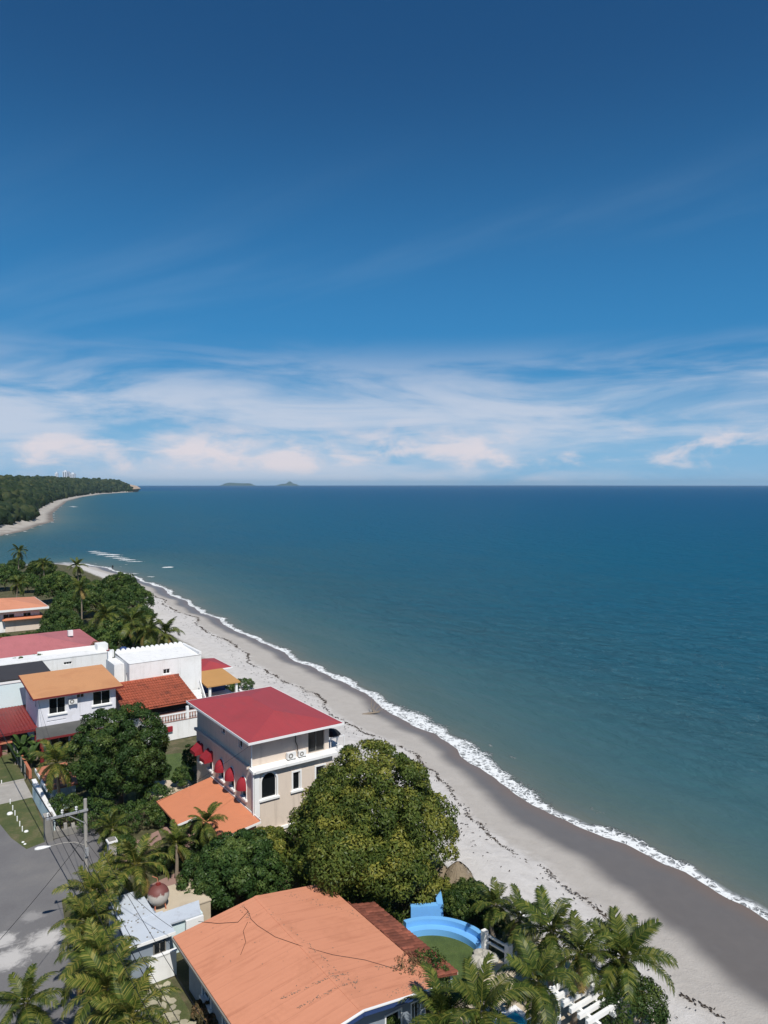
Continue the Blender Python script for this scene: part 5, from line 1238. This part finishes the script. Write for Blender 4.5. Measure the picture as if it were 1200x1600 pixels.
# ------------------------------------------------------------------ vegetation
def leaves(cent, outw, n_each, spread, size, rs, aspect=0.42, up=0.35, inner=0.25):
    """clump centres (k,3), clump radii spread (k,), returns verts, faces, tint"""
    k = len(cent); N = k * n_each
    c = np.repeat(cent, n_each, 0); rr_ = np.repeat(spread, n_each)[:, None]; ow = np.repeat(outw, n_each, 0)
    d = rs.normal(size=(N, 3)); d /= np.linalg.norm(d, axis=1)[:, None]
    d = d + ow * 0.55 + np.array([0, 0, up]); d /= np.linalg.norm(d, axis=1)[:, None]
    rad = np.where(rs.rand(N, 1) < inner, rs.rand(N, 1) * .8, .72 + .36 * rs.rand(N, 1))
    pos = c + d * rr_ * rad * np.array([1, 1, .82])
    nr = d + rs.normal(size=(N, 3)) * .45; nr /= np.linalg.norm(nr, axis=1)[:, None]
    t = np.cross(nr, rs.normal(size=(N, 3))); t /= np.linalg.norm(t, axis=1)[:, None] + 1e-6
    t = t + np.array([0, 0, -.35]); t /= np.linalg.norm(t, axis=1)[:, None]
    b = np.cross(nr, t); b /= np.linalg.norm(b, axis=1)[:, None] + 1e-6
    L = size * (0.7 + .6 * rs.rand(N, 1)); w_ = L * aspect
    v = np.stack([pos - t * L * .5, pos + b * w_ * .5 + nr * L * .08, pos + t * L * .5, pos - b * w_ * .5 + nr * L * .08], 1).reshape(-1, 3)
    f = np.arange(N * 4).reshape(N, 4)
    ct = np.repeat(rs.rand(k), n_each)
    tint = np.clip(.55 * ct + .5 * rs.rand(N) * (0.5 + .5 * np.clip(d[:, 2], 0, 1)), 0, 1)  # random tone, plus light from above painted in: upward leaves of each clump lighter
    return v, f, tint
def crown_clumps(n, rad, rs, flat=0.35, lump=0.18, rmin=.16, rmax=.30, vary=.10):
    i = np.arange(n) + .5
    z = 1 - (1 + flat) * i / n * 1.0; z = np.clip(z, -flat - .2, 1); ph = math.pi * (1 + 5 ** .5) * i + rs.rand(n) * .5
    r_ = np.sqrt(np.clip(1 - z * z, 0, 1))
    d = np.stack([r_ * np.cos(ph), r_ * np.sin(ph), z], 1)
    lobes = rs.normal(size=(9, 3)); lobes /= np.linalg.norm(lobes, axis=1)[:, None]
    lob = np.max(np.clip(d @ lobes.T, 0, 1) ** 6, axis=1)
    s = .80 + lump * (lob - .3) + vary * (rs.rand(n) - .5)
    c = d * s[:, None] * np.array(rad)
    sp = (rmin + (rmax - rmin) * rs.rand(n)) * (rad[0] + rad[1]) / 2
    return c, d, sp
def limbs(mb, base, cz, rad, rs, tr):
    top = Vector((base[0] + rs.uniform(-.3, .3), base[1] + rs.uniform(-.3, .3), cz - rad[2] * .45))
    mb.tube([base, Vector(base).lerp(top, .5) + Vector((rs.uniform(-.15, .15), rs.uniform(-.15, .15), 0)), top], [tr, tr * .8, tr * .65], 8)
    for k in range(6):
        a = k / 6 * 6.28 + rs.uniform(-.3, .3); e = Vector((base[0] + math.cos(a) * rad[0] * .6, base[1] + math.sin(a) * rad[1] * .6, cz + rad[2] * rs.uniform(-.1, .45)))
        mid = top.lerp(e, .5) + Vector((0, 0, .2)); mb.tube([top - Vector((0, 0, .3)), mid, e], [tr * .5, tr * .32, tr * .12], 5)
TREE_CACHE = {}
def tree(name, label, base, cz, rad, mat, nclump, nleaf, size, seed, cat='tree', group=None, cache=None, rz=0.0, scale=1.0, trunk=.28, flat=.45, lump=.22, rmin=.16, rmax=.30, inner=.25, vary=.14, cut=None, boughs=()):
    t = thing(name, label, cat, base, group, rz); t.scale = (scale,) * 3
    if cache and cache in TREE_CACHE: mt, mc = TREE_CACHE[cache]
    else:
        rs = np.random.RandomState(seed); rp = random.Random(seed)
        c, d, sp = crown_clumps(nclump, rad, rs, flat, lump, rmin, rmax, vary)
        if cut is not None: kp = ~cut(c, d); c, d, sp = c[kp], d[kp], sp[kp]
        kc = max(12, nclump // 5); c2, d2, sp2 = crown_clumps(kc, tuple(q * .62 for q in rad), rs, flat * .6, .1, .26, .40)
        c = np.concatenate([c, c2]); d = np.concatenate([d, d2]); sp = np.concatenate([sp, sp2])
        for bc, br in boughs:
            c3, d3, s3 = crown_clumps(int(18 * br[0]), br, rs, .6, .2, .30, .46); c = np.concatenate([c, c3 + np.array(bc)]); d = np.concatenate([d, d3]); sp = np.concatenate([sp, s3])
        v, f, ti = leaves(c, d, nleaf, sp, size, rs, inner=inner)
        hz = cz - base[2]
        mc = fast_mesh('crown', v + np.array([0, 0, hz]), f, M[mat], ti)
        mb = MB(); limbs(mb, (0, 0, -.15), hz, rad, rp, trunk); o = mb.build('trunk', M['bark'], None, smooth=True); mt = o.data; bpy.data.objects.remove(o)
        if cache: TREE_CACHE[cache] = (mt, mc)
    link('trunk', mt, t); link('crown', mc, t)
    return t
# big mango tree
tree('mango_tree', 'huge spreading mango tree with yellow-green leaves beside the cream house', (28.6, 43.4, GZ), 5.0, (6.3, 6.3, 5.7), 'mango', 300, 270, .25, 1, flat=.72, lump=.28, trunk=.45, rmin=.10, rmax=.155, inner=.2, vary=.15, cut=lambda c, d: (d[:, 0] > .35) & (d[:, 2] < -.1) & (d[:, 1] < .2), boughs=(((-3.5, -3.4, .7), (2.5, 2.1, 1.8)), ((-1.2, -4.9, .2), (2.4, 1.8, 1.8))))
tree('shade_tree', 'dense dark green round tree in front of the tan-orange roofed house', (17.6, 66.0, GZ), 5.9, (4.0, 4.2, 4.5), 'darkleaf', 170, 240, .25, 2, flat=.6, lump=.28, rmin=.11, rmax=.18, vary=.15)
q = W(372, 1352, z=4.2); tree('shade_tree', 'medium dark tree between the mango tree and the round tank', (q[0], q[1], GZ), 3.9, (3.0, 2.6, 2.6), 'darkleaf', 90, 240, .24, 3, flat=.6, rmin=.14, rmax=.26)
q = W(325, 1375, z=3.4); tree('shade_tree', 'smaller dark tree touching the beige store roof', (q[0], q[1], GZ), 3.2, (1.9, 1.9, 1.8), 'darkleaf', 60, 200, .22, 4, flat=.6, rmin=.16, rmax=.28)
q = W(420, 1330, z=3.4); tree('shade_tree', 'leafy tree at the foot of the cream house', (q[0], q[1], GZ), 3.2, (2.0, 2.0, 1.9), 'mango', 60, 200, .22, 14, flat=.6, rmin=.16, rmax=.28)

def shrub(px, py, r_, h, mat, label, seed, zc=None, size=.17, n=34, nl=120, group=None, name='shrub'):
    q = W(px, py, z=GZ + h * .5)
    t = thing(name, label, 'shrub', (q[0], q[1], GZ), group); rs = np.random.RandomState(seed)
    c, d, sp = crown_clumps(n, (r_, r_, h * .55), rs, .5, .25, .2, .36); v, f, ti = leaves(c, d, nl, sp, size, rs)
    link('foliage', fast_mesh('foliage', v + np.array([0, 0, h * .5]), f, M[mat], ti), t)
    mb = MB()
    for k in range(4):
        a = k * 1.57 + .4; mb.tube([(0, 0, -.05), (math.cos(a) * r_ * .3, math.sin(a) * r_ * .3, h * .35), (math.cos(a) * r_ * .55, math.sin(a) * r_ * .55, h * .7)], [.05, .04, .015], 5)
    o = mb.build('stems', M['bark'], None); me = o.data; bpy.data.objects.remove(o); link('stems', me, t)
    return t
shrub(985, 1580, 1.75, 2.7, 'shrub', 'round bright green bush beside the white pergola', 40, n=60, nl=160)
shrub(724, 1412, 1.25, 1.8, 'shrub', 'dense green hedge bush outside the curved blue bench', 41, n=54, nl=150)
shrub(735, 1400, 1.3, 1.8, 'shrub', 'green hedge bush beside the low white beach wall', 42, n=44)
shrub(695, 1392, 1.0, 1.6, 'mango', 'yellow-green shrub behind the angled blue wall', 43)
shrub(768, 1440, .8, 1.2, 'shrub', 'low green shrub near the white railing', 44)
shrub(640, 1545, 1.5, 3.6, 'dryshrub', 'sparse reddish dry shrub leaning over the orange roof corner', 45, n=40, nl=50, size=.15)
shrub(672, 1535, 1.4, 3.2, 'shrub', 'scraggy green shrub at the end of the brown tiles', 46, n=40, nl=80, size=.15)
shrub(600, 1585, 1.2, 2.8, 'shrub', 'green shrub under the navy eave', 47, n=36)
shrub(262, 1275, 1.1, 1.6, 'shrub', 'shrub at the open end of the orange porch', 48)
shrub(285, 1215, 1.0, 1.8, 'darkleaf', 'dark bush between the patio and the shaded cream wall', 49)
shrub(215, 1275, 1.6, 1.8, 'darkleaf', 'dark undergrowth bush below the dense round tree', 50)
shrub(240, 1245, 1.4, 2.2, 'darkleaf', 'dark bush at the patio edge', 51)
shrub(150, 1275, 1.6, 2.4, 'darkleaf', 'dark bush behind the low gate wall', 52)
shrub(105, 1265, 1.5, 2.2, 'darkleaf', 'dark bush behind the broad gate pillar', 53)
shrub(110, 1215, 1.4, 2.2, 'darkleaf', 'dark bush behind the little gatehouse', 54)
shrub(190, 1320, 1.0, 1.4, 'shrub', 'yellow-green shrub beside the white capped gate pillar', 55)
shrub(330, 1312, 1.3, 2.0, 'shrub', 'green shrub under the edge of the orange porch', 56)
shrub(290, 1330, 1.3, 2.2, 'darkleaf', 'dark shrub between the porch and the pinkish path', 57)
shrub(255, 1345, 1.0, 1.5, 'shrub', 'low shrub on the pinkish garden path', 58)
shrub(300, 1185, .9, 2.6, 'darkleaf', 'slim dark bush against the far corner of the cream house', 59)
shrub(420, 1385, 1.6, 2.2, 'darkleaf', 'dark shrub at the back of the orange roof', 60)
shrub(320, 1078, 1.2, 1.6, 'shrub', 'green bush in front of the ochre cabana', 61, n=30)
shrub(380, 1070, 1.4, 1.4, 'darkleaf', 'low beach bush beyond the crimson roof', 62, n=30)
shrub(355, 1075, 1.2, 1.4, 'darkleaf', 'low bush beside the cabana stair', 63, n=30)
shrub(300, 1135, .8, 1.6, 'dryshrub', 'flowering shrub by the white terrace door', 64, n=22)
shrub(320, 1580, .7, .8, 'dryshrub', 'dry low plants along the shaded house wall', 65, n=22)
shrub(345, 1597, .7, .8, 'dryshrub', 'dry plants below the gutter of the orange roof', 66, n=22)
for k, (px, py) in enumerate([(100, 1027), (30, 1035), (60, 1030), (155, 1008)]):
    q = W(px, py, z=6.5)
    tree('garden_tree', ['leafy treetop in front of the pink roof', 'low green treetop beside the pink roof end', 'green treetop behind the white flat building', 'thin orange-leaved treetop by the pink roof edge'][k], (q[0], q[1], GZ), 5.6, (1.5, 1.5, 1.5), 'shrub' if k < 3 else 'dryshrub', 26, 70, .3, 70 + k, trunk=.1)

# belt of trees behind the far houses down to the beach
TL = [(25, 872, 'tree at the inlet end of the beach-side belt'), (62, 886, 'tree beside the far palm in the middle of the belt'), (94, 893, 'tree at the inlet bank of the belt, near the beach'), (44, 898, 'tree behind the broad palm of the distant orange roof'), (84, 912, 'tree between the distant orange roof and the tall slender palm'), (125, 903, 'tree directly behind the tall slender palm'), (155, 912, 'tree at the sand edge past the tall slender palm'), (188, 915, 'tree at the sand edge, halfway along the belt'), (208, 928, 'tree overhanging the beach at the bulge of the belt'), (218, 948, 'tree at the sand edge above the palm clump'), (180, 940, 'tree between the palm clump and the sand edge'), (150, 930, 'tree beside the crown of the tall slender palm'), (108, 935, 'tree below the crown of the tall slender palm'), (92, 952, 'tree beside the distant orange-roofed annex'), (100, 968, 'tree behind the pink roof ridge'), (78, 985, 'tree just behind the pink roof, nearer the annex'), (140, 975, 'tree behind the seaward end of the pink roof'), (180, 985, 'tree among the palms behind the white box house'), (218, 978, 'tree behind the middle of the palm clump'), (245, 1000, 'small tree under the palm clump at the sand'), (8, 988, 'tree behind the landward end of the pink roof'), (8, 895, 'tree at the landward end of the belt'), (135, 1000, 'small tree at the pink roof corner'), (200, 1003, 'small tree right behind the scalloped parapet'), (165, 1000, 'small tree beside the dark blue water tank'), (270, 1003, 'small tree last on the sand beyond the palm clump'), (40, 990, 'tree peeping over the pink roof hip')]
for k, (px, py, lab) in enumerate(TL):
    q = W(px, py + 6, z=5.2); kind = k % 3
    near = 1.0 if q[1] > 150 else .82
    tree('broadleaf_tree', ('dark ' if kind != 1 else 'mid-green ') + lab, (q[0], q[1], GZ), 5.2, (4.4, 4.4, 3.6), 'darkleaf' if kind != 1 else 'shrub', 80, 110, .48, 90 + kind, 'tree', 'trees of the beach-side belt', 'belt%d' % kind, rz=k * 1.7, scale=(.62 + .42 * ((k * 37) % 10) / 10) * near * (.8 if py < 910 and px > 80 else 1) * (.6 if (px > 230 or py > 995) else 1), trunk=.25)

# ------------------------------------------------------------------ palms
def frond_mesh(mat, length, droop, lift, seed, nl=40, name='frond', lw=.076, ll=.76):
    rs = np.random.RandomState(seed); V = []; Fq = []; T = []
    n = 14; pts = []
    ang = lift; p_ = np.array([0., 0., 0.]); seg = length / n
    for i in range(n + 1):
        pts.append(p_.copy()); ang2 = ang - droop * (i / n) ** 1.4
        p_ = p_ + seg * np.array([math.cos(ang2), 0.02 * math.sin(seed + i * .3), math.sin(ang2)])
    pts = np.array(pts)
    def quad(a, b, c, d, t): 
        k = len(V); V.extend([a, b, c, d]); Fq.append((k, k + 1, k + 2, k + 3)); T.append(t)
    for i in range(n):
        w0 = .045 * (1 - i / n) + .008; w1 = .045 * (1 - (i + 1) / n) + .008
        a, b = pts[i], pts[i + 1]
        quad(a + [0, w0, 0], a - [0, w0, 0], b - [0, w1, 0], b + [0, w1, 0], .95)
        quad(a + [0, 0, w0], a - [0, 0, w0], b - [0, 0, w1], b + [0, 0, w1], .95)
    for s in (-1, 1):
        for j in range(nl):
            u = .13 + .86 * j / (nl - 1); x = u * n; i = min(int(x), n - 1); fr_ = x - i
            base = pts[i] * (1 - fr_) + pts[i + 1] * fr_; d = pts[min(i + 1, n)] - pts[i]; d = d / np.linalg.norm(d)
            if rs.rand() < .05: continue
            side = np.array([0, s, 0.]); upv = np.cross(d, side) * s
            L = ll * (math.sin(math.pi * (u * .86 + .10)) ** .7 * .95 + .1) * rs.uniform(.85, 1.1)
            sw = .55 + .55 * u; hang = rs.uniform(.25, .75)
            dirl = side * math.cos(sw * .6) + d * math.sin(sw * .75) + np.array([0, 0, .18]); dirl /= np.linalg.norm(dirl)
            mid = base + dirl * L * .5 + np.array([0, 0, -hang * L * .10]); tip = base + dirl * L * .92 + np.array([0, 0, -hang * L * .75])
            wv_ = d * lw * .5
            t_ = float(np.clip(.02 + .85 * rs.rand() ** 1.3 + .1 * u, 0, 1))
            quad(base - wv_ * .7, base + wv_ * .7, mid + wv_, mid - wv_, t_)
            quad(mid - wv_, mid + wv_, tip + wv_ * .12, tip - wv_ * .12, t_)
    return fast_mesh(name, np.array(V), np.array(Fq), M[mat], T)
FR = {}
for key in ('palm_green', 'palm_yellow'):
    FR[key] = dict(young=[frond_mesh(key, 2.5, .7, R(30), 1), frond_mesh(key, 2.8, 1.0, R(25), 2)],
                   mid=[frond_mesh(key, 3.3, 1.35, R(28), 3), frond_mesh(key, 3.4, 1.7, R(30), 4), frond_mesh(key, 3.1, 1.5, R(25), 5)],
                   old=[frond_mesh(key, 3.1, 1.5, R(-2), 6), frond_mesh(key, 3.0, 1.2, R(-12), 7)])
FR['dry'] = [frond_mesh('palm_dry', 2.6, .9, R(-40), 8)]
def palm(base, top, label, kind='palm_green', s=1.0, seed=0, group=None, nf=22, nuts=True, name='coconut_palm', dry=1):
    rp = random.Random(seed); base = Vector(base); top = Vector(top)
    t = thing(name, label, 'palm tree', base, group)
    tl = top - base; mb = MB(); n = 7; pts = []; rad = []
    bend = Vector((rp.uniform(-.3, .3), rp.uniform(-.3, .3), 0))
    for k in range(n + 1):
        u = k / n; pts.append(tl * u + bend * math.sin(math.pi * u) + Vector((0, 0, -.1 if k == 0 else 0))); rad.append((.17 - .06 * u + (.05 if k == 0 else 0)) * (.7 + .3 * s))
    mb.tube(pts, rad, 8); o = mb.build('trunk', M['palmbark'], None, smooth=True); me = o.data; bpy.data.objects.remove(o); link('trunk', me, t)
    F_ = FR[kind]; az = rp.uniform(0, 6.28); nf = int(nf * rp.uniform(.7, 1.05)); s *= rp.uniform(.85, 1.08); tx, ty = rp.uniform(-.16, .16), rp.uniform(-.16, .16)
    for k in range(nf):
        az += 2.39996 + rp.uniform(-.15, .15); u = k / (nf - 1)
        if u < .28: me = rp.choice(F_['young']); pit = R(48 - 90 * u + rp.uniform(-6, 6))
        elif u < .72: me = rp.choice(F_['mid']); pit = R(20 - 38 * (u - .28) / .44 * 1.0 + rp.uniform(-8, 8))
        else: me = rp.choice(F_['old']); pit = R(-6 - 26 * (u - .72) / .28 + rp.uniform(-8, 6))
        sc_ = s * rp.uniform(.88, 1.1)
        fo = link('frond', me, t, tl + Vector((math.cos(az) * .08, math.sin(az) * .08, .1 - .15 * u)))
        fo.rotation_euler = (Matrix.Rotation(tx, 3, 'X') @ Matrix.Rotation(ty, 3, 'Y') @ Matrix.Rotation(az, 3, 'Z') @ Matrix.Rotation(-pit, 3, 'Y') @ Matrix.Rotation(rp.uniform(-.35, .35), 3, 'X')).to_euler(); fo.scale = (sc_,) * 3
    for k in range(dry):
        a = rp.uniform(0, 6.28); fo = link('frond', FR['dry'][0], t, tl + Vector((0, 0, -.15)), (0, 0, a), (s * .9,) * 3); fo['label'] = 'dry brown hanging frond'
    if nuts:
        mb = MB()
        for k in range(6):
            a = k * 1.05; mb.lathe((math.cos(a) * .22, math.sin(a) * .22, -.35 - .1 * (k % 2)), [(0, -.15), (.1, -.1), (.13, 0), (.09, .11), (0, .16)], 7)
        o = mb.build('coconuts', M['coconut'], None, smooth=True); me = o.data; bpy.data.objects.remove(o); link('coconuts', me, t, tl)
    return t
def palm_px(px, py, z, label, lean=(0, 0), **kw):
    q = W(px, py, z=z); return palm((q[0] + lean[0], q[1] + lean[1], kw.pop('gz', GZ)), q, label, **kw)
# seaside garden palms
palm_px(775, 1414, 3.9, 'bushy palm by the hedge outside the curved blue bench', s=.55, seed=1, nuts=False)
palm_px(812, 1434, 4.2, 'short palm between the white railing and open sand', s=.6, seed=2, nuts=False)
palm_px(862, 1455, 5.4, 'upright coconut palm at the edge of the open sand', (.3, .2), s=.78, seed=3)
palm_px(908, 1490, 5.4, 'coconut palm behind the pergola, nearest the sand', (-.2, .3), s=.82, seed=4)
palm_px(975, 1496, 4.8, 'coconut palm leaning over the beach beside the round bush', (-.6, .4), s=.86, seed=5)
palm_px(838, 1532, 6.2, 'tall coconut palm over the pool terrace', (.1, .3), s=.84, seed=6)
palm_px(752, 1580, 6.0, 'broad coconut palm beside the turquoise pool', (.2, .1), s=.95, seed=7)
palm_px(690, 1588, 5.2, 'coconut palm next to the dry shrub at the roof corner', s=.9, seed=8)
# roadside palms
g = 'roadside palms'
palm_px(145, 1395, 6.4, 'roadside palm with yellowish fronds under the utility pole', (.2, .3), kind='palm_yellow', s=.78, seed=21)
palm_px(136, 1442, 6.4, 'roadside palm overhanging the white patches of the street', (.2, .1), kind='palm_yellow', s=.72, seed=22)
palm_px(148, 1494, 6.4, 'roadside palm beside the bright white garden wall', (.1, .1), kind='palm_yellow', s=.76, seed=23)
palm_px(170, 1545, 6.4, 'roadside palm beside the stone paved garden bed', (.1, .2), kind='palm_yellow', s=.86, seed=24)
palm_px(205, 1592, 6.0, 'palm overhanging the stone paved garden bed', (.1, .2), kind='palm_yellow', s=.78, seed=25)
palm_px(213, 1352, 5.6, 'golden-green palm between the grey driveway and the round tank', (.2, .2), kind='palm_yellow', s=.86, seed=26)
palm_px(180, 1365, 4.4, 'small palm at the driveway corner', kind='palm_yellow', s=.6, seed=36, nuts=False)
palm_px(88, 1192, 6.2, 'yellowish palm above the terracotta gatehouse roof', (.3, .8), kind='palm_yellow', s=.9, seed=27)
palm_px(322, 1285, 5.0, 'feathery green palm in front of the orange porch', (.1, .1), s=.62, seed=28, nuts=False)
palm_px(275, 1318, 4.0, 'dark green palm beside the pinkish path', s=.62, seed=29, nuts=False)
palm_px(175, 1295, 3.0, 'low dark palm behind the capped gate pillar', s=.66, seed=30, nuts=False)
palm_px(40, 1568, 4.6, 'green palm on the near side of the street', (-.4, -.4), s=.72, seed=31, nuts=False)
# distant beach palms
for k, (px, py, z, s) in enumerate([(127, 918, 9.5, 1.05), (163, 962, 8.2, 1.15), (205, 972, 8.0, 1.1), (232, 985, 7.5, 1.0), (258, 990, 6.5, .95), (28, 912, 8, .9), (120, 884, 9.5, .9), (30, 862, 9.5, 1.0), (68, 880, 9.0, .9)]):
    palm_px(px, py, z, ['tall slender palm standing above the dark tree belt', 'tall palm beyond the pink roof edge', 'middle palm of the clump behind the white box house', 'palm between the middle palm and the sand-edge palm of the clump', 'palm of the clump nearest the sand', 'broad palm behind the distant orange roof', 'far palm at the beach end of the tree belt', 'far palm at the inlet end of the tree belt', 'far palm rising from the middle of the tree belt'][k],
            s=s, seed=50 + k, nf=20, dry=2)

# broad-leaved banana-like plant by the fence
bl = []
for sd_ in range(2):
    rs = np.random.RandomState(sd_); V = []; Fq = []; T = []; n = 8; pr = None
    for i in range(n + 1):
        u = i / n; a = R(62) - 1.9 * u * u; x = 1.6 * (u - .25 * u * u); z = 1.3 * math.sin(min(u * 1.9, 2.2)) * .9; wd = .27 * math.sin(math.pi * min(1, u * .95 + .05)) + .02
        V += [(x, -wd, z + .1 * wd), (x, 0, z - .02), (x, wd, z + .1 * wd)]
        if i: k = i * 3; Fq += [(k - 3, k - 2, k + 1, k), (k - 2, k - 1, k + 2, k + 1)]; T += [rs.rand() * .8, rs.rand() * .8]
    bl.append(fast_mesh('leaf', np.array(V), np.array(Fq), M['banana'], T))
for j, (px, py, z) in enumerate([(33, 1160, 3.2), (48, 1180, 2.8), (24, 1178, 2.6), (58, 1165, 3.0)]):
    q = W(px, py, z=z); t = thing('banana_plant', 'leafy banana plant growing by the green fence below the red carport', 'plant', (q[0], q[1], GZ), 'banana plants by the fence'); rp = random.Random(j)
    mb = MB(); mb.tube([(0, 0, -.05), (0.05, 0, z - GZ - .2)], [.11, .07], 7); o = mb.build('stem', M['palmbark'], None); me = o.data; bpy.data.objects.remove(o); link('stem', me, t)
    for k in range(9): link('leaf', bl[k % 2], t, (0, 0, z - GZ - .35 - .08 * k), (0, rp.uniform(-.3, .45), k * 2.4 + rp.uniform(-.2, .2)), (rp.uniform(.8, 1.15),) * 3)

# a bather in the shallows
q = W(176, 889, z=0)
me = bpy.data.meshes.new('person'); 
js = [(0, 0, .95), (0, 0, 1.2), (0, 0, 1.42), (0, 0, 1.52), (0, -.02, 1.66), (.11, 0, .9), (.12, .03, .5), (.13, .0, .05), (-.11, 0, .9), (-.13, -.06, .5), (-.14, 0, .05), (.2, 0, 1.4), (.27, .02, 1.12), (.28, -.1, .88), (-.2, 0, 1.4), (-.27, .02, 1.12), (-.26, -.1, .88), (.13, -.14, .03), (-.14, -.14, .03)]
ed = [(0, 1), (1, 2), (2, 3), (3, 4), (0, 5), (5, 6), (6, 7), (7, 17), (0, 8), (8, 9), (9, 10), (10, 18), (2, 11), (11, 12), (12, 13), (2, 14), (14, 15), (15, 16)]
ra = [.15, .14, .15, .055, .105, .095, .065, .05, .095, .065, .05, .06, .045, .035, .06, .045, .035, .035, .035]
me.from_pydata(js, ed, []); o = link('person', me, None, (q[0], q[1], -.25)); sk = o.modifiers.new('skin', 'SKIN')
for i, r_ in enumerate(ra): me.skin_vertices[0].data[i].radius = (r_, r_)
me.skin_vertices[0].data[0].use_root = True; o.modifiers.new('sub', 'SUBSURF').levels = 1; me.materials.append(M['dark'])
tag(o, 'dark-clad bather standing in the shallows near the far beach end', 'person')

# ------------------------------------------------------------------ thin sea haze
mh = bpy.data.materials.new('sea_haze'); mh.use_nodes = True; nt = mh.node_tree; nt.nodes.clear()
pv = nd(nt, 'ShaderNodeVolumePrincipled'); pv.inputs['Color'].default_value = (0.55, 0.80, 1.0, 1); pv.inputs['Density'].default_value = 3.6e-5; pv.inputs['Anisotropy'].default_value = 0.1
oo = nd(nt, 'ShaderNodeOutputMaterial'); nt.links.new(pv.outputs[0], oo.inputs['Volume'])
mb = MB(); mb.box(-19600, 19600, -19600, 19600, -7.5, 135); tag(mb.build('haze', mh), kind='stuff')
